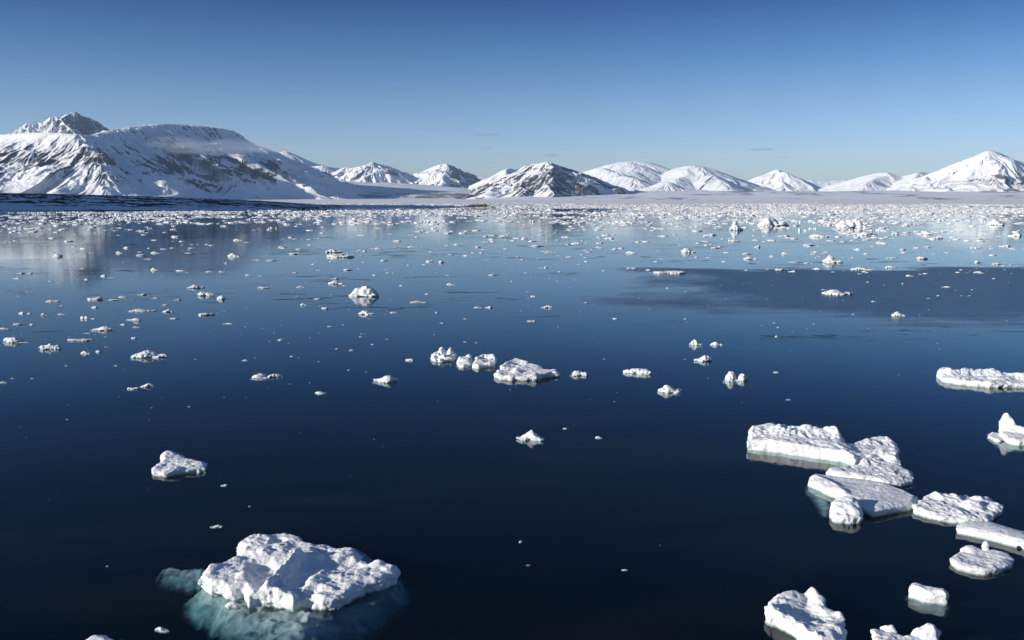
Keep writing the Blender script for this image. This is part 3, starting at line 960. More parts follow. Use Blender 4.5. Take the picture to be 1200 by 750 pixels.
Z6 = lambda L: [(200 + X / 4, 590 + Y / 4) for X, Y in L]
big = floe('largest ice floe, snow covered with an upright slab, in a turquoise halo',
           Z6([(135, 345), (165, 300), (240, 278), (290, 258), (322, 235), (338, 215), (310, 190), (355, 165), (450, 148), (560, 145), (615, 165), (650, 190), (750, 192), (800, 212), (865, 215), (888, 252),
               (930, 275), (975, 275), (1030, 280), (1068, 294), (1045, 325), (1000, 348), (905, 372), (840, 400), (790, 430), (705, 438), (650, 425), (600, 425), (575, 450), (560, 440), (480, 425), (365, 425), (342, 390), (270, 392), (180, 372)]),
           0.50, 0.042,
           feats=[('plateau', Z6([(300, 200), (350, 160), (560, 140), (640, 185), (700, 215), (690, 262), (560, 238), (470, 262), (380, 250), (320, 235)]), 0.30, 0.14),
                  ('plateau', Z6([(380, 275), (470, 262), (500, 300), (480, 350), (440, 395), (400, 385), (370, 330)]), 0.26, -0.22),
                  ('plateau', Z6([(640, 285), (700, 270), (880, 258), (900, 300), (700, 320), (600, 400), (530, 410)]), 0.28, -0.17),
                  ('ridge', Z6([(600, 262), (560, 300), (515, 345), (455, 395)]), 0.36, 0.40),
                  ('bump', Z6([(598, 262)])[0], 0.4, 0.10),
                  ('ridge', Z6([(700, 250), (800, 240), (880, 235)]), 0.5, 0.10),
                  ('ridge', Z6([(300, 262), (240, 292), (180, 310)]), 0.4, 0.14),
                  ('ridge', Z6([(700, 330), (660, 370), (620, 400)]), 0.4, 0.16),
                  ('bump', Z6([(450, 165)])[0], 0.45, 0.08), ('bump', Z6([(570, 165)])[0], 0.6, 0.10), ('bump', Z6([(500, 190)])[0], 0.4, -0.22),
                  ('bump', Z6([(440, 240)])[0], 0.35, 0.16), ('bump', Z6([(700, 225)])[0], 0.4, -0.18), ('bump', Z6([(840, 215)])[0], 0.35, 0.08),
                  ('bump', Z6([(975, 285)])[0], 0.4, 0.18), ('bump', Z6([(790, 320)])[0], 0.35, -0.14), ('bump', Z6([(480, 440)])[0], 0.9, 0.24), ('bump', Z6([(350, 340)])[0], 0.4, 0.18),
                  ('bump', Z6([(640, 400)])[0], 0.5, -0.25), ('bump', Z6([(1040, 300)])[0], 0.4, 0.1)],
           seed=3.1, rough=0.085, edge=0.30, crumble=0.12, lump=0.65)
submerged(big, Z6([(-100, 262), (-20, 240), (40, 250), (110, 268), (160, 262), (230, 232), (300, 215), (500, 170), (700, 190), (860, 180), (930, 190), (1000, 215), (1080, 262), (1130, 300), (1150, 350), (1120, 400), (1060, 440), (1000, 490),
                   (930, 530), (840, 570), (760, 620), (640, 690), (520, 720), (400, 670), (370, 600), (280, 580), (200, 545), (150, 490), (60, 440), (20, 395), (60, 370), (100, 350), (40, 335), (-30, 320), (-70, 300)]),
          -0.40, 0.08, thick=0.35, edge=0.8, seed=4.0, rough=0.3, fall=0.85, clear=1.0)
for (X, Y, W, lab) in ((292, 485, 0.55, 'small ice lump in the turquoise shallows before the largest floe'), (760, 480, 0.9, 'crumbled ice bits against the right front of the largest floe')):
    x, y = ground(*Z6([(X, Y)])[0])
    a = np.linspace(0, 2 * math.pi, 14, endpoint=False)
    rr = W / 2 * (1 + 0.2 * np.sin(3 * a + X))
    me = ice_mesh('ice_chunk', np.stack([rr * np.cos(a), 0.6 * rr * np.sin(a)], 1), 0.10, 0.03, [('bump', (0, 0), W * .4, .12)], seed=X * .1, rough=0.06, edge=0.06, nscale=0.4, crumble=0.05)
    tag(link('ice_chunk', me, (x, y, 0)), lab, 'ice chunk')

Z7 = lambda L: [(860 + X / 3.53, 480 + Y / 3.53) for X, Y in L]
floe('long block floe with a sheer pale front wall and lumpy snow top',
     Z7([(58, 122), (62, 82), (85, 70), (160, 66), (240, 76), (330, 84), (415, 90), (450, 112), (470, 128), (540, 112), (600, 104), (660, 112), (688, 140), (680, 155), (610, 168), (520, 178), (500, 190), (455, 172), (380, 162), (260, 146), (140, 128)]),
     0.68, 0.05,
     feats=[('ridge', Z7([(75, 90), (150, 84), (200, 95)]), 1.0, 0.30), ('bump', Z7([(160, 78)])[0], 0.5, 0.2), ('bump', Z7([(215, 92)])[0], 0.5, -0.25),
            ('ridge', Z7([(240, 92), (330, 95), (420, 100)]), 1.1, 0.34), ('bump', Z7([(300, 90)])[0], 0.7, 0.22), ('bump', Z7([(420, 100)])[0], 0.7, 0.25), ('bump', Z7([(40, 78)])[0], 0.4, 0.1),
            ('plateau', Z7([(470, 130), (540, 112), (690, 110), (690, 160), (500, 180)]), 0.5, -0.25), ('ridge', Z7([(560, 118), (630, 112), (670, 125)]), 0.8, 0.18)],
     seed=6.2, below=0.22, rough=0.09, edge=0.16, crumble=0.07, lump=0.8)
b = floe('small rippled floe wedged between the long block and the smooth plate',
         Z7([(378, 250), (420, 232), (480, 226), (520, 222), (570, 190), (620, 186), (680, 200), (690, 228), (738, 252), (742, 285), (690, 296), (620, 294), (560, 282), (480, 272), (420, 262)]),
         0.32, 0.05, feats=[('ridge', Z7([(540, 212), (590, 194), (670, 205)]), 0.8, 0.34), ('bump', Z7([(585, 192)])[0], 0.6, 0.2)], seed=9.0, rough=0.10, edge=0.18, crumble=0.08)
c_ = floe('smooth flat snow plate with a rounded knob at its front corner',
          Z7([(304, 285), (330, 262), (380, 264), (440, 272), (560, 284), (640, 300), (700, 325), (764, 354), (750, 380), (690, 392), (630, 402), (580, 412), (540, 400), (500, 370), (440, 345), (370, 318)]),
          0.38, 0.05, feats=[('ridge', Z7([(600, 330), (640, 318)]), 0.3, 0.05), ('ridge', Z7([(320, 272), (400, 300), (450, 340)]), 0.4, 0.12)], seed=12.5, rough=0.045, edge=0.14, crumble=0.05, lump=0.3)
submerged(c_, Z7([(284, 296), (300, 325), (325, 360), (350, 385), (340, 400), (385, 415), (420, 400), (450, 360), (400, 310), (330, 280)]), -0.22, 0.08, thick=0.25, edge=0.3, seed=8, fall=0.3)
floe('round white knob of ice jutting from the corner of the smooth plate',
     Z7([(398, 425), (402, 395), (430, 378), (470, 366), (515, 372), (520, 395), (534, 425), (530, 440), (470, 442), (420, 438)]),
     0.35, 0.05, feats=[('dome', Z7([(465, 405)])[0], 0.95, 0.38), ('bump', Z7([(480, 400)])[0], 0.5, 0.12)], name='ice_chunk', cat='ice chunk', seed=15, rough=0.10, edge=0.14, crumble=0.08, nscale=0.7)
floe('knobbly oval floe right of the smooth plate',
     Z7([(738, 400), (770, 372), (790, 356), (840, 345), (900, 356), (960, 352), (1010, 366), (1060, 366), (1090, 382), (1112, 400), (1110, 414), (1080, 430), (1060, 450), (990, 450), (920, 448), (850, 438), (780, 424)]),
     0.27, 0.05, feats=[('bump', Z7([(980, 398)])[0], 0.6, 0.26), ('ridge', Z7([(830, 355), (900, 372)]), 0.6, 0.18), ('bump', Z7([(1090, 395)])[0], 0.5, 0.2), ('bump', Z7([(1020, 372)])[0], 0.5, 0.2)],
     seed=18.3, rough=0.11, edge=0.18, crumble=0.08, lump=1.1)
floe('long slab floe cut by the right edge with a straight layered front wall',
     Z7([(920, 468), (960, 455), (1040, 456), (1100, 460), (1170, 480), (1260, 500), (1420, 530), (1440, 620), (1330, 590), (1200, 548), (1100, 520), (1000, 496), (922, 482)]),
     0.34, 0.05, feats=[('plateau', Z7([(1080, 462), (1150, 490), (1250, 520), (1400, 560), (1420, 520), (1200, 470)]), 0.4, -0.12)], seed=21.3, rough=0.04, edge=0.10, crumble=0.04, lump=0.4)
Z8 = lambda L: [(860 + X / 3.53, 600 + Y / 3.53) for X, Y in L]
floe('greyish oval pancake floe dusted with pits below the long slab',
     Z8([(892, 188), (915, 165), (945, 150), (975, 140), (1020, 152), (1080, 150), (1130, 165), (1160, 188), (1150, 208), (1100, 225), (1040, 236), (980, 228), (920, 212)]),
     0.26, 0.05, feats=[('bump', Z8([(965, 148)])[0], 0.5, 0.16)], seed=24.4, rough=0.07, edge=0.10, crumble=0.05, lump=1.0)
x, y = ground(*Z8([(1040, 158)])[0], 0.25)
a = np.linspace(0, 2 * math.pi, 10, endpoint=False)
me = ice_mesh('ice_chunk', np.stack([0.14 * np.cos(a), 0.12 * np.sin(a)], 1), 0.42, 0.025, (), seed=2.2, rough=0.03, edge=0.03, nscale=0.3, crumble=0.03, below=0.0)
tag(link('ice_chunk', me, (x, y, 0.22)), 'tiny upright ice stub standing on the back of the pancake floe', 'ice chunk')
g_ = floe('small boxy ice block with two layers and a submerged foot',
          Z8([(724, 300), (738, 282), (800, 296), (850, 305), (888, 312), (884, 332), (850, 330), (790, 322)]),
          0.50, 0.04, feats=(), seed=26.4, rough=0.04, edge=0.06, crumble=0.05, lump=0.5, nscale=0.6, tilt=(-0.08, 0))
submerged(g_, Z8([(680, 340), (740, 300), (880, 330), (915, 370), (880, 400), (800, 385), (720, 362)]), -0.25, 0.07, thick=0.2, edge=0.12, seed=3, fall=0.25)
floe('rough edged floe with a pointed horn at the bottom of the view',
     Z8([(126, 395), (140, 365), (160, 340), (205, 326), (260, 332), (320, 336), (370, 355), (400, 385), (450, 410), (462, 430), (450, 455), (470, 480), (440, 530), (360, 540), (300, 510), (250, 475), (210, 440), (150, 425)]),
     0.44, 0.04, feats=[('bump', Z8([(335, 330)])[0], 0.45, 0.40), ('ridge', Z8([(320, 335), (370, 362)]), 0.35, 0.2), ('ridge', Z8([(150, 360), (240, 338)]), 0.4, 0.15), ('ridge', Z8([(150, 400), (260, 470), (330, 510), (440, 490)]), 0.5, 0.16),
                         ('plateau', Z8([(230, 390), (300, 360), (420, 420), (440, 460), (300, 450)]), 0.3, -0.14), ('bump', Z8([(445, 415)])[0], 0.3, 0.16)],
     seed=28.4, rough=0.09, edge=0.20, crumble=0.09, lump=0.9)
floe('two headed ice lump at the bottom edge near the right corner',
     Z8([(565, 490), (590, 480), (660, 490), (700, 510), (740, 500), (800, 490), (850, 505), (860, 540), (780, 560), (640, 560), (580, 530)]),
     0.22, 0.04, feats=[('dome', Z8([(645, 475)])[0], 0.42, 0.42), ('dome', Z8([(785, 490)])[0], 0.62, 0.36), ('bump', Z8([(575, 495)])[0], 0.35, 0.2), ('bump', Z8([(820, 520)])[0], 0.35, 0.2)],
     seed=31.0, rough=0.08, edge=0.12, crumble=0.08, nscale=0.7)
floe('floe barely showing along the bottom edge at the left',
     [(95, 752), (105, 746), (122, 745), (135, 749), (150, 748), (165, 750), (180, 760), (170, 785), (120, 790), (95, 770)], 0.30, 0.05, feats=[('bump', (112, 748), 0.4, 0.15)], seed=33.0, rough=0.08, edge=0.14)
floe('low irregular floe alone on the dark water at the left',
     [(177, 548), (183, 543), (190, 539), (186, 533), (196, 530), (206, 532), (215, 533), (224, 538), (234, 540), (242, 543), (241, 548), (224, 549), (205, 551), (192, 554), (180, 552)],
     0.26, 0.05, feats=[('bump', (198, 532), 0.6, 0.16), ('ridge', [(190, 533), (206, 531)], 0.5, 0.10), ('bump', (206, 550), 0.4, 0.15), ('bump', (237, 543), 0.5, 0.12)], seed=35.0, rough=0.08, edge=0.18, crumble=0.09)
floe('broad snow floe with a crumbled front wall in the middle of the bay',
     [(579, 437), (586, 431), (592, 425), (604, 422), (618, 424), (630, 427), (640, 432), (654, 433), (655, 437), (640, 438), (628, 441), (612, 441), (598, 441), (586, 440)],
     0.36, 0.06, feats=[('bump', (605, 436), 0.5, 0.32), ('ridge', [(590, 427), (604, 423), (618, 425)], 0.8, 0.16), ('bump', (588, 430), 0.6, 0.2), ('ridge', [(628, 440), (642, 438)], 0.4, 0.22)], seed=37.0, rough=0.12, edge=0.25, crumble=0.12)
floe('jagged twin pinnacle iceberg at the left end of the central row',
     [(505, 419), (508, 413), (514, 411), (524, 411), (534, 413), (537, 416), (532, 420), (524, 421), (516, 422), (508, 421)],
     0.24, 0.05, feats=[('bump', (518, 415), 0.5, 0.62), ('bump', (528, 415), 0.5, 0.66), ('bump', (512, 416), 0.6, 0.28), ('bump', (520, 419), 0.5, 0.3)], name='iceberg', cat='iceberg', seed=39.0, rough=0.16, edge=0.2, crumble=0.12, nscale=0.8)
floe('rounded ice block joined to the left end of a tilted slab',
     [(535, 424), (538, 419), (546, 417), (552, 419), (556, 422), (552, 427), (543, 428), (537, 427)],
     0.24, 0.05, feats=[('dome', (545, 423), 0.7, 0.34), ('bump', (550, 419), .5, .4)], name='ice_chunk', cat='ice chunk', seed=41.0, rough=0.12, edge=0.16, crumble=0.1, nscale=0.8)
floe('tilted slab floe between the twin pinnacle and the broad floe',
     [(553, 427), (557, 421), (566, 418), (578, 418), (582, 421), (580, 426), (570, 427), (560, 428)],
     0.30, 0.05, feats=[('ridge', [(557, 421), (566, 419), (581, 420)], 0.6, 0.3)], seed=43.0, rough=0.12, edge=0.16, crumble=0.1, nscale=0.8, tilt=(0.1, 0.1))
floe('long bumpy ridge of ice running out of the right edge above the others',
     [(1098, 437), (1102, 433), (1110, 433), (1118, 437), (1135, 437), (1160, 437), (1185, 438), (1215, 441), (1240, 445), (1225, 450), (1190, 449), (1160, 449), (1140, 447), (1120, 445), (1103, 442)],
     0.38, 0.06, feats=[('dome', (1105, 436), 0.8, 0.40), ('ridge', [(1118, 439), (1140, 438), (1165, 439), (1200, 442)], 0.9, 0.34), ('bump', (1130, 438), 0.7, 0.25), ('bump', (1163, 439), 0.7, 0.22)], seed=45.0, rough=0.13, edge=0.2, crumble=0.1)
pk = floe('sharp white fin of ice sloping down to the right edge',
          [(1171, 507), (1172, 499), (1176, 495), (1186, 499), (1200, 503), (1225, 508), (1222, 516), (1195, 516), (1180, 513)],
          0.35, 0.055, feats=[('bump', (1177, 502), 0.7, 0.72), ('ridge', [(1176, 502), (1190, 505), (1215, 509)], 0.7, 0.42)], name='iceberg', cat='iceberg', seed=47.0, rough=0.08, edge=0.16, crumble=0.08)
submerged(pk, [(1155, 503), (1165, 500), (1185, 505), (1215, 512), (1215, 524), (1190, 522), (1165, 518)], -0.35, 0.10, thick=0.25, edge=0.2, seed=5, fall=0.3)
floe('low slab floating just left of the sharp ice fin',
     [(1157, 510), (1162, 506), (1172, 509), (1178, 513), (1172, 516), (1163, 514)], 0.16, 0.04, name='ice_chunk', cat='ice chunk', seed=49.0, rough=0.05, edge=0.08, nscale=0.6)


# mid sized pieces: (u centre, v of the waterline, width px, height px, style, label, [name])
def outline(w, d, style, rs):
    a = np.linspace(0, 2 * math.pi, 22, endpoint=False)
    k = rs.uniform(0, 6.3, 4)
    r = 1 + 0.22 * np.sin(2 * a + k[0]) + 0.18 * np.sin(3 * a + k[1]) + 0.13 * np.sin(5 * a + k[2])
    x, y = r * np.cos(a), r * np.sin(a)
    x = (x - x.min()) / (x.max() - x.min()) - 0.5
    y = (y - y.min()) / (y.max() - y.min()) - 0.5
    return np.stack([x * w, y * d], 1)


def piece_mesh(name, w, d, h, style, seed, vox):
    rs = np.random.default_rng(int(seed * 1000) + 5)
    poly = outline(w, d, style, rs)
    f = []
    R = min(w, 2.2 * d) / 2
    if style == 'flat':
        T = h * 0.42
        for i in range(5):
            f.append(('bump', ((-.38 + .18 * i + rs.uniform(-.06, .06)) * w, rs.uniform(-.25, .25) * d), R * rs.uniform(.3, .9), h * rs.uniform(.1, .55)))
    elif style == 'lump':
        T = h * 0.35
        for i in range(4):
            f.append(('bump', (rs.uniform(-.28, .28) * w, rs.uniform(-.25, .25) * d), R * rs.uniform(.35, .8), h * rs.uniform(.2, .6)))
    elif style == 'peaks':
        T = h * 0.25
        for i in range(4):
            f.append(('bump', ((-.32 + .2 * i + rs.uniform(-.05, .05)) * w, rs.uniform(-.15, .2) * d), R * rs.uniform(.4, .6), h * rs.uniform(.4, .75)))
    elif style == 'left':
        T = h * 0.28
        f += [('bump', (-.17 * w, 0), R * .75, h * .72), ('bump', (-.05 * w, .1 * d), R * .5, h * .3), ('ridge', [(-.1 * w, 0), (.35 * w, 0)], d * .4, h * .22)]
    elif style == 'right':
        T = h * 0.28
        f += [('bump', (.2 * w, 0), R * .75, h * .72), ('bump', (.02 * w, .1 * d), R * .6, h * .35), ('ridge', [(.1 * w, 0), (-.4 * w, 0)], d * .4, h * .2)]
    elif style == 'twin':
        T = h * 0.16
        f += [('dome', (-.27 * w, 0), .24 * w, h * .72), ('dome', (.27 * w, 0), .24 * w, h * .66), ('bump', (-.2 * w, 0), .2 * w, h * .3)]
    s = max(0.12, min(w, 3 * h) * 0.30)
    me = ice_mesh(name, poly, T, vox, f, seed=seed, rough=h * .16, edge=0.12 * min(w, d * 1.5), crumble=0.07 * min(w, d * 2), nscale=s, below=min(0.4, h * .6), round_=0.12)
    co = np.empty(len(me.vertices) * 3, np.float32)
    me.vertices.foreach_get('co', co)
    co = co.reshape(-1, 3)
    co[:, 2] *= h / co[:, 2].max()
    me.vertices.foreach_set('co', co.ravel())
    me.update()
    return me


def px_geom(u, v, w, h):
    """world centre and width, depth, height of a piece with the given photo box; v = its waterline"""
    x0, y0 = ground(u, v)
    dist = math.hypot(y0, CAM_H)
    s = dist / FPX
    W = w * s
    sa = CAM_H / dist
    D = min(W * 0.6, max(0.25 * W, 0.5 * h * s / sa))
    H = max(0.32 * h * s, (h * s - D * sa * 0.8) * (0.64 if w < 16 else 0.92))
    x, y = ground(u, v)
    if w < 16:
        W *= 1.12
        H *= 0.85
    return x, y + D / 2, W, D, H


MID = [
    (425, 348, 34, 15, 'peaks', 'tall craggy iceberg with several peaks in left middle water', 'iceberg'),
    (429, 369, 20, 6, 'left', 'squat ice lump with a flat tail below the craggy iceberg', None),
    (641, 361, 13, 6, 'lump', 'lone greyish lump on the smooth water at the tip of the dark ripple patch', None),
    (786, 321, 37, 5, 'flat', 'long thin tabular floe at the top edge of the dark ripple patch', 'ice_floe'),
    (985, 346, 38, 8, 'left', 'flat ice with a humped middle on the dark ripple patch', 'ice_floe'),
    (1055, 371, 17, 7, 'left', 'small wedge of ice alone near the lower rim of the ripple patch', None),
    (977, 308, 22, 10, 'left', 'white lump with a small tail above the dark ripple patch', None),
    (1013, 317, 26, 5, 'left', 'low string of ice just above the ripple patch at right', None),
    (1045, 314, 13, 5, 'lump', 'rounded ice piece at the right end of the low string', None),
    (1083, 304, 14, 6, 'lump', 'white ice lump above the open water far right', None),
    (172, 420, 42, 12, 'left', 'low iceberg with its peak on the left and a flat right half', 'iceberg'),
    (310, 444, 36, 9, 'twin', 'double humped ice piece left of the centre', None),
    (375, 462, 14, 6, 'left', 'small notched ice bit below the wedge shaped piece', None),
    (450, 449, 31, 11, 'right', 'wedge shaped ice piece rising towards its right end', None),
    (479, 423, 9, 5, 'peaks', 'tiny star shaped ice bit left of the twin pinnacle', None),
    (681, 441, 22, 8, 'peaks', 'knobbly ice piece just right of the broad central floe', None),
    (747, 439, 31, 9, 'flat', 'slanting narrow floe right of the central row', 'ice_floe'),
    (787, 461, 30, 12, 'left', 'curved ice piece taller at its left, below the slanting floe', None),
    (817, 405, 17, 8, 'lump', 'left block of the upper pair of ice blocks', None),
    (841, 405, 14, 8, 'lump', 'right block of the upper pair of ice blocks', None),
    (826, 424, 22, 9, 'right', 'ragged ice block directly below the upper pair', None),
    (865, 447, 27, 14, 'twin', 'saddle shaped ice piece with two knobs right of centre', None),
    (622, 517, 31, 16, 'lump', 'rounded snowy hummock alone below the broad central floe', 'iceberg'),
    (702, 514, 9, 5, 'lump', 'small bright bit right of the snowy hummock', None),
    (662, 503, 5, 3, 'lump', 'tiny speck of ice above and right of the snowy hummock', None),
    (262, 570, 8, 5, 'lump', 'tiny bit of ice right below the low irregular floe', None),
    (252, 619, 14, 6, 'right', 'small slanting bit of ice above the largest floe', None),
    (188, 741, 18, 7, 'left', 'small flat bit of ice below the turquoise halo near the bottom', None),
    (610, 636, 4, 5, 'lump', 'upper of two specks of ice right of the largest floe', None),
    (619, 663, 5, 2, 'flat', 'lower of two specks of ice right of the largest floe', None),
    (732, 669, 7, 4, 'lump', 'single speck of ice on dark water below the centre', None),
    (171, 454, 14, 9, 'right', 'chunky ice bit with a flat bit at its left side', None),
    (155, 457, 16, 4, 'flat', 'flat bit of ice beside a chunkier bit at the left', None),
    (55, 410, 25, 9, 'peaks', 'peaked ice piece near the left edge', None),
    (10, 402, 26, 8, 'peaks', 'ragged ice heap touching the left edge', None),
    (117, 388, 27, 7, 'right', 'low ragged ice piece above a long flat one on the left', None),
    (91, 400, 31, 4, 'flat', 'long flat ice piece between two ragged ones on the left', None),
    (910, 265, 36, 11, 'peaks', 'broad white iceberg at the edge of the distant pack, left one of two', 'iceberg'),
    (1000, 267, 34, 13, 'peaks', 'broad white iceberg at the edge of the distant pack, right one of two', 'iceberg'),
    (1171, 264, 20, 7, 'peaks', 'small iceberg in the distant pack near the right edge', 'iceberg'),
    (864, 270, 16, 12, 'lump', 'tall block of ice in the distant pack left of the broad iceberg', 'iceberg'),
    (397, 302, 32, 5, 'flat', 'long flat floe among scattered ice in left far water', 'ice_floe'),
    (390, 296, 20, 5, 'left', 'humped floe right above the long flat floe', None),
    (740, 297, 12, 5, 'lump', 'left of three white lumps above the long tabular floe', None),
    (807, 296, 18, 6, 'left', 'largest of three white lumps above the long tabular floe', None),
    (228, 338, 21, 5, 'left', 'white ice wedge with a flat tail in left far water', None),
    (240, 347, 20, 6, 'flat', 'low broad ice cluster below the white wedge at left', None),
    (258, 351, 10, 9, 'peaks', 'knobbly upright bit beside the low broad cluster', None),
    (163, 366, 32, 5, 'left', 'long low strip of ice in the scattered field at left', None),
    (196, 366, 13, 7, 'lump', 'chunky block at the right end of the long low strip', None),
    (60, 354, 14, 5, 'peaks', 'small peaked bit near the left edge above the ragged pieces', None),
    (51, 370, 10, 6, 'lump', 'rounded bit below the small peaked bit near the left edge', None),
    (98, 374, 9, 7, 'peaks', 'upright bit with a sharp tip in the left field', None),
    (240, 370, 20, 4, 'flat', 'smooth flat bit right of the long low strip', None),
    (1148, 480, 1, 1, 'lump', None, None),
]
for i, (u, v, wp, hp, st, lab, nm) in enumerate(MID):
    if lab is None:
        continue
    x, y, W, D, H = px_geom(u, v, wp, hp)
    vox = max(0.02, W / (46 if wp > 16 else 26))
    nm = nm or 'ice_chunk'
    me = piece_mesh(nm, W, D, H, st, 1.7 * i + 0.5, vox)
    tag(link(nm, me, (x, y, 0)), lab, nm.replace('_', ' '))

# smaller pieces seen one by one in the photograph, built from shared shapes
TEMPL = {}
for si, st in enumerate(('flat', 'lump', 'peaks', 'left', 'right', 'twin')):
    TEMPL[st] = [piece_mesh('ice_chunk', 1.0, 0.6, 0.32, st, 50 + si * 7 + k * 3.3, 0.045) for k in range(3)]


def small_piece(u, v, wp, hp, st, rs, label, group):
    x, y, W, D, H = px_geom(u, v, wp, hp)
    me = TEMPL[st][rs.randrange(3)]
    o = bpy.data.objects.new('ice_chunk', me)
    COL.objects.link(o)
    flip = rs.random() < 0.5
    o.scale = (W, D / 0.6, H / 0.32)
    if st not in ('left', 'right'):
        o.rotation_euler = (0, 0, math.pi * flip + rs.uniform(-.15, .15))
    o.location = (x, y, 0)
    tag(o, label, 'ice chunk', group)
    return o


SEEN = [
    (461, 367, 9, 3), (355, 358, 7, 5), (373, 351, 12, 3), (380, 362, 8, 4), (352, 337, 10, 3), (308, 338, 14, 4), (407, 317, 10, 4), (392, 327, 8, 3), (393, 333, 20, 5), (518, 308, 7, 5), (528, 334, 10, 4),
    (503, 307, 8, 4), (578, 323, 11, 3), (490, 355, 22, 3), (560, 361, 10, 3), (573, 361, 8, 4), (512, 367, 4, 3), (470, 335, 4, 2), (483, 290, 12, 3), (450, 306, 9, 3), (366, 310, 5, 2), (343, 298, 9, 4),
    (623, 377, 10, 3), (625, 348, 6, 3), (741, 315, 12, 3), (760, 317, 6, 3), (688, 355, 6, 2), (721, 374, 6, 3), (880, 304, 17, 4), (877, 298, 12, 3), (848, 307, 6, 2), (630, 289, 14, 4), (645, 296, 14, 3),
    (675, 286, 10, 4), (833, 276, 14, 4), (861, 283, 14, 4), (888, 290, 7, 5), (722, 292, 6, 3), (700, 290, 6, 2), (840, 291, 12, 3), (914, 317, 11, 5), (930, 319, 9, 4), (958, 316, 10, 4), (1018, 320, 7, 2),
    (966, 340, 7, 2), (1067, 324, 9, 4), (1017, 331, 3, 2), (1059, 333, 4, 2), (1024, 354, 5, 3), (1110, 337, 9, 3), (1101, 347, 5, 2), (1147, 320, 10, 4), (1170, 310, 11, 4), (1147, 308, 8, 5), (905, 301, 7, 3),
    (921, 298, 9, 5), (950, 288, 14, 4), (955, 296, 10, 3), (962, 278, 22, 4), (1020, 276, 26, 5), (1034, 285, 12, 4), (1052, 275, 12, 4), (1085, 275, 20, 5), (1100, 280, 14, 5), (1147, 291, 14, 4), (1180, 289, 12, 4), (1193, 277, 16, 5),
    (1060, 293, 9, 3), (1075, 291, 7, 3), (1088, 290, 8, 3), (1005, 293, 7, 4), (1016, 298, 6, 3), (1048, 303, 16, 2), (920, 277, 14, 3), (935, 308, 20, 2), (948, 309, 10, 3),
    (65, 301, 11, 7), (97, 292, 10, 3), (180, 317, 9, 6), (211, 318, 13, 3), (165, 300, 15, 4), (172, 304, 12, 2), (139, 297, 8, 5), (147, 291, 8, 4), (181, 297, 11, 4), (273, 301, 17, 5), (207, 352, 8, 3),
    (165, 346, 10, 4), (182, 350, 8, 3), (143, 349, 11, 3), (132, 352, 12, 3), (108, 352, 21, 5), (71, 369, 10, 3), (24, 368, 7, 5), (34, 368, 5, 3), (108, 374, 7, 2), (110, 361, 7, 4), (193, 358, 6, 3),
    (203, 374, 10, 3), (155, 376, 20, 4), (18, 327, 10, 3), (34, 321, 6, 3), (23, 321, 8, 3), (100, 328, 5, 3), (120, 324, 7, 4), (130, 326, 8, 2), (245, 319, 9, 3), (259, 319, 6, 3), (265, 309, 5, 3), (290, 323, 6, 3),
    (278, 282, 12, 4), (205, 278, 10, 4), (20, 381, 14, 4), (37, 381, 6, 3), (101, 391, 10, 2), (143, 381, 7, 3), (159, 379, 9, 2), (159, 384, 8, 3), (156, 397, 7, 4), (203, 374, 9, 3), (266, 380, 12, 3),
    (25, 402, 15, 2), (3, 386, 13, 4), (99, 415, 12, 7), (114, 413, 7, 5), (125, 407, 5, 2), (135, 429, 4, 2), (3, 449, 8, 4), (14, 444, 4, 2), (37, 444, 3, 2), (77, 429, 3, 2), (287, 423, 7, 3), (221, 477, 3, 2), (78, 492, 3, 2),
    (412, 411, 6, 3), (386, 383, 6, 2), (402, 381, 4, 2), (327, 399, 5, 3), (436, 404, 4, 2), (545, 401, 4, 2), (408, 434, 3, 2), (394, 409, 3, 2), (422, 395, 4, 1.5), (341, 418, 4, 2), (518, 379, 5, 2), (708, 421, 3, 2), (545, 374, 4, 2),
    (911, 395, 5, 3), (910, 437, 7, 3), (924, 469, 6, 2), (912, 384, 3, 2), (292, 594, 3, 2), (125, 664, 2.5, 2), (558, 402, 3, 2), (670, 441, 4, 2), (803, 374, 3, 2), (782, 338, 4, 2), (875, 317, 4, 2), (1176, 312, 5, 2),
    (1165, 327, 4, 2), (640, 314, 5, 3), (667, 302, 8, 3), (612, 305, 6, 2), (330, 290, 10, 3), (300, 305, 12, 2), (318, 306, 14, 3), (440, 292, 18, 2), (560, 290, 6, 3), (545, 300, 6, 3), (600, 330, 4, 2), (500, 345, 5, 2), (455, 320, 5, 2),
    (345, 320, 5, 2), (1140, 340, 3, 2), (536, 287, 8, 3), (575, 281, 7, 3), (465, 283, 9, 3),
]


def zone(u, v):
    side = 'left third' if u < 400 else ('middle third' if u < 800 else 'right third')
    if v < 262:
        return 'among the dense distant pack ice', 'far pack'
    if v < 300:
        return 'in the belt just below the distant pack', 'belt'
    if v < 345:
        return 'on pale far water below the belt', 'pale water'
    if v < 400:
        return 'on the mid-distance water', 'mid water'
    return 'alone on the dark near water', 'dark water'


rs = random.Random(3)
N_IND = 0
pieces = []
for (u, v, wp, hp) in SEEN:
    r = wp / hp
    st = rs.choice(['flat', 'left', 'right', 'left']) if r > 3.2 else (rs.choice(['lump', 'peaks', 'lump', 'right', 'left']))
    pieces.append((u, v, wp, hp, st))

# population of the far belt and pack: sampled in the world, thinning towards the viewer
pop = []
kx = np.random.default_rng(21)


def dens_noise(x, y):
    return float(fbm(np.array([x / 160.0]), np.array([math.log(y) * 9.0]), 0.2, 3)[0])


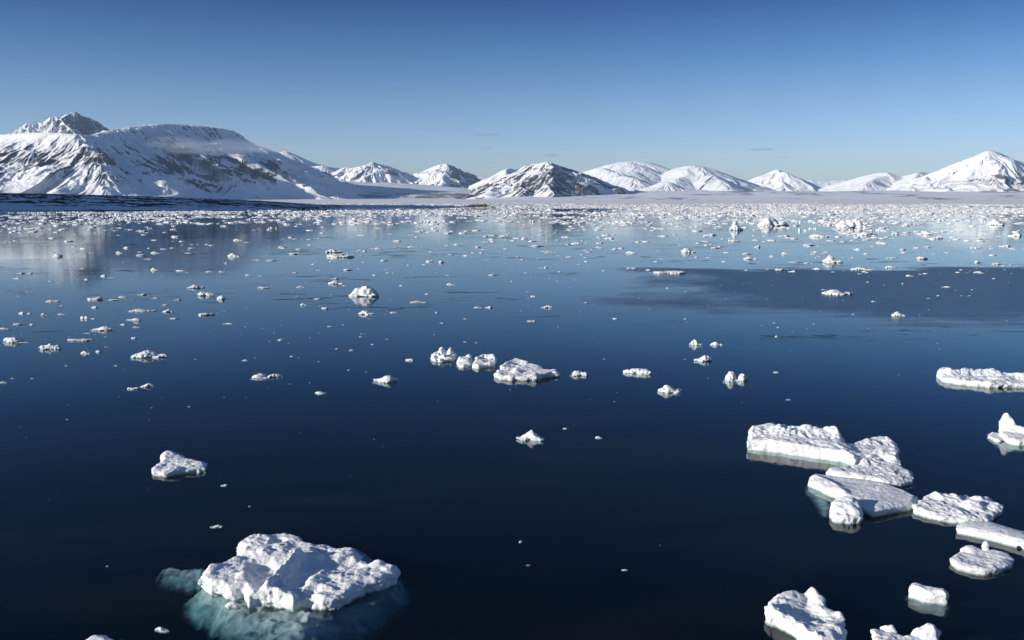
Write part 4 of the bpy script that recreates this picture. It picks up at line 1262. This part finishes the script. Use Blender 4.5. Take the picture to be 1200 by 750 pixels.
bands = [  # v0, v1, count, wmin, wmax
    (234.9, 238.5, 5200, 2, 6), (238.5, 244, 6000, 2, 8), (244, 250, 5200, 1.5, 8), (250, 256, 2400, 1.2, 9), (256, 263, 1300, 1.0, 10), (263, 272, 700, .8, 10), (272, 284, 420, .8, 9), (284, 300, 300, .8, 7),
    (300, 325, 240, .8, 5), (325, 360, 200, .7, 4), (360, 400, 120, .7, 3.0), (400, 480, 60, .7, 2.2), (480, 640, 22, .7, 1.8)]
for v0, v1, cnt, w0, w1 in bands:
    U = kx.uniform(-60, 1260, cnt * 3)
    Vv = kx.uniform(v0, v1, cnt * 3)
    nz = fbm(U / 90.0, Vv / 2.2 if v1 < 257 else Vv / 6.0, 1.3, 3)
    prob = np.clip(0.28 + 2.6 * nz, 0.02 if v0 > 250 else 0.12, 1)
    if v0 >= 325:
        prob = prob * np.where(U < 460, 1.0, 0.3)
    if 250 <= v0 < 325:
        prob = prob * np.where(U > 760, 1.0, 0.65)
    keep = np.where(kx.uniform(size=cnt * 3) < prob)[0][:cnt]
    for j in keep:
        u, v = float(U[j]), float(Vv[j])
        # open leads in the pack
        if (244.3 < v < 246.3 and 260 < u < 720) or (241.8 < v < 243.4 and 1030 < u < 1300) or (246 < v < 249 and 600 < u < 760 and kx.random() < .6):
            if kx.random() < 0.93:
                continue
        if v < 247.5 and u < 290:
            continue
        wpx = w0 + (w1 - w0) * kx.random() ** 3.2
        hpx = max(0.5, wpx * kx.uniform(0.13, 0.34))
        pop.append((u, v, wpx, hpx, kx.choice(['flat', 'lump', 'peaks', 'left', 'right'])))
pop.sort(key=lambda p: -p[2] * p[3])
n_more = 295 - len(pieces) - len([m for m in MID if m[5]]) - 20
inview = [p for p in pop if -5 < p[0] < 1205]
take = set(id(p) for p in inview[:max(0, n_more)])
pieces += [p for p in pop if id(p) in take]
rest = [p for p in pop if id(p) not in take]
for (u, v, wp, hp, st) in pieces:
    zl, zg = zone(u, v)
    size = 'tiny' if wp < 5 else ('small' if wp < 12 else 'sizeable')
    shp = {'flat': 'flat', 'lump': 'rounded', 'peaks': 'knobbly', 'left': 'uneven', 'right': 'uneven', 'twin': 'double'}[st]
    third = 'at left' if u < 400 else ('at centre' if u < 800 else 'at right')
    small_piece(u, v, wp, hp, st, rs, f'{size} {shp} white ice chunk {zl}, {third}', f'{size} {shp} ice chunks {zl}, {third}')


# the rest, past three hundred: one object of uncountable brash ice
def ico(sub):
    import bmesh
    bm = bmesh.new()
    bmesh.ops.create_icosphere(bm, subdivisions=sub, radius=1.0)
    V = np.array([v.co[:] for v in bm.verts], np.float32)
    F = np.array([[v.index for v in f.verts] for f in bm.faces], np.int32)
    bm.free()
    return V, F


lib = []
for sub, cntl in ((2, 8), (1, 6)):
    V0, F0 = ico(sub)
    for k in range(cntl):
        V = V0.copy()
        n = fbm(V[:, 0] * 1.3 + k * 7, V[:, 1] * 1.3, V[:, 2] * 1.3 + sub, 3)
        V *= (1 + 0.75 * n)[:, None]
        V[:, 2] = np.where(V[:, 2] < 0, V[:, 2] * 0.3, V[:, 2])
        V[:, 0] *= 0.5
        V[:, 1] *= 0.5
        V[:, 2] /= V[:, 2].max()
        lib.append((V, F0))
AV, AF, off = [], [], 0
for (u, v, wp, hp, st) in rest:
    x, y = ground(u, v)
    s = y / FPX
    W = wp * s * 1.25
    D = min(W * 0.8, 14)
    H = hp * s * 0.6
    if v < 262:
        H = min(H, kx.uniform(0.3, 1.3) if kx.random() < 0.93 else kx.uniform(1.3, 2.8))
    V0, F0 = lib[kx.integers(0, 8)] if wp > 2.6 else lib[kx.integers(8, 14)]
    a = kx.uniform(0, 6.3)
    V = V0.copy()
    R = np.array([[math.cos(a), math.sin(a)], [-math.sin(a), math.cos(a)]])
    V[:, :2] = V[:, :2] @ R
    V = V * np.array([W, D, H]) + np.array([x, y, 0])
    AV.append(V)
    AF.append(F0 + off)
    off += len(V)
for v0, v1, cnt, w0, w1 in ((235.5, 240, 700, 10, 60), (240, 246, 900, 8, 55), (246, 252, 420, 8, 50), (252, 262, 150, 8, 36), (262, 272, 22, 8, 20)):
    for _ in range(cnt):
        u, v = kx.uniform(-60, 1260), kx.uniform(v0, v1)
        if v < 247.5 and u < 290:
            continue
        if (244.3 < v < 246.3 and 240 < u < 740) or (241.8 < v < 243.4 and 1030 < u < 1300) or (246 < v < 249 and 600 < u < 760):
            continue
        if v > 250 and float(fbm(u / 90.0, v / 8.0, 1.3, 3)) < 0.0:
            continue
        x, y = ground(u, v)
        s = y / FPX
        W = (w0 + (w1 - w0) * kx.random() ** 2.5) * s
        D = W * kx.uniform(0.4, 0.9)
        nb = int(min(14, 3 + W / s / 3))
        for b in range(nb):
            V0, F0 = lib[kx.integers(8, 14)]
            k = W / nb * kx.uniform(0.7, 1.8)
            V = V0 * np.array([k, k * 0.8, kx.uniform(0.25, 0.85) if kx.random() < 0.9 else 1.3]) + np.array([x + kx.uniform(-.5, .5) * W, y + kx.uniform(-.5, .5) * D, 0])
            AV.append(V)
            AF.append(F0 + off)
            off += len(V)
me = mesh_from('brash_ice', np.concatenate(AV), np.concatenate(AF), M_FAR, False)
tag(link('brash_ice', me), 'countless small bits of drifting brash ice reaching to the far shore', 'brash ice', kind='stuff')

# closed pack along the far shore: a rough sheet with a torn near edge
def pack_z(X, Y):
    e = 2300 + 700 * fbm(X / 1500, Y / 4000, 0, 3) + 350 * fbm(X / 180, Y / 300, 1, 3)
    z = 0.7 + 0.9 * ridged(X / 50, Y / 40, 0, 4) + 0.5 * fbm(X / 12, Y / 12, 0, 2)
    leads = fbm(X / 420, Y / 110, 2.5, 4) - 0.10 * sstep(2600, 4200, Y)
    return np.where((Y > e) & (leads < 0.24), np.maximum(z, 0.25), -0.5)


land('pack_ice', 'closed white pack ice sheet stretching along the far shore', -4300, 4300, 900, 1650, 6350, 400, pack_z, lambda X, Y, Z: 0 * X - 1.0, M_FAR, 'pack ice', kind='stuff', zcut=0.0)

# ------------------------------------------------------------------ clouds
def cloud_material(name, dens, col=(0.9, 0.92, 0.95)):
    m, nt, ns, ln = new_mat(name)
    out = ns.new('ShaderNodeOutputMaterial')
    v = ns.new('ShaderNodeVolumePrincipled')
    v.inputs['Color'].default_value = col + (1,)
    v.inputs['Density'].default_value = dens
    v.inputs['Anisotropy'].default_value = 0.2
    ln.new(v.outputs[0], out.inputs['Volume'])
    return m


def wisp(label, u, v, wpx, hpx, Y, mat, seed, name='cloud'):
    V0, F0 = ico(4)
    x, y, z = at_depth(u, v, Y)
    s = Y / FPX
    V = V0.copy()
    n = fbm(V[:, 0] * 2.2 + seed, V[:, 1] * 2, V[:, 2] * 1.5 + seed, 4)
    V *= (1 + 0.9 * n)[:, None]
    V[:, 2] += 0.5 * fbm(V[:, 0] * 1.6 + seed, 0.4, seed, 3)
    V = V * np.array([wpx / 2 * s, wpx / 4 * s, hpx / 2 * s])
    me = mesh_from(name, V, F0, mat)
    o = link(name, me, (x, y, z))
    tag(o, label, 'cloud', kind='stuff')
    return o


M_CL = cloud_material('thin_cloud', 0.0010, (0.60, 0.66, 0.76))
M_MIST = cloud_material('mountain_mist', 0.0010, (0.78, 0.87, 1.0))
wisp('small grey cloud streak high above the glacier', 570, 157.5, 34, 4, 42000, M_CL, 1.2)
wisp('faint small cloud below the grey streak', 571, 174, 16, 2.6, 42000, M_CL, 3.2)
wisp('faint puff of cloud above the dark pyramid peak', 645, 182, 22, 5, 42000, M_CL, 5.2)
wisp('thin cloud streak above the white dome', 893, 175, 32, 2.6, 42000, M_CL, 7.2)
wisp('thin low cloud streak left of the lone white pyramid', 918, 184, 14, 2.0, 42000, M_CL, 9.2)
wisp('small puff above the glacier head ridge', 452, 188, 12, 3.5, 42000, M_CL, 11.2)

wisp('long band of mist clinging to the upper face of the massif', 262, 173, 150, 17, 7300, M_MIST, 2.2, 'low_cloud')
wisp('end of the mist band drifting off the massif shoulder', 322, 174.5, 90, 10, 7700, M_MIST, 6.1, 'low_cloud')
wisp('thin mist patch below the cliff of the massif', 205, 167, 70, 14, 7000, M_MIST, 4.6, 'low_cloud')

# ------------------------------------------------------------------ air
HAZE = 1.6e-5
mh, nth, nsh, lnh = new_mat('sea_air')
oh = nsh.new('ShaderNodeOutputMaterial')
vh = nsh.new('ShaderNodeVolumePrincipled')
vh.inputs['Color'].default_value = (0.50, 0.72, 1.0, 1)
vh.inputs['Density'].default_value = HAZE
vh.inputs['Anisotropy'].default_value = 0.0
lnh.new(vh.outputs[0], oh.inputs['Volume'])
tag(link('haze', box_mesh('haze', -24000, 24000, -2000, 24500, -62.0, 1190.0, mh)), 'thin blue air paling the far mountains', 'haze', kind='stuff')

sc = SC
sc.view_settings.view_transform = 'Standard'
sc.view_settings.look = 'None'
sc.view_settings.gamma = 1.0
sc.view_settings.exposure = 0.4
sc.cycles.use_denoising = True
sc.cycles.max_bounces = 8
sc.cycles.transparent_max_bounces = 12
sc.cycles.caustics_reflective = False
sc.cycles.volume_bounces = 1
sc.cycles.volume_step_rate = 4.0
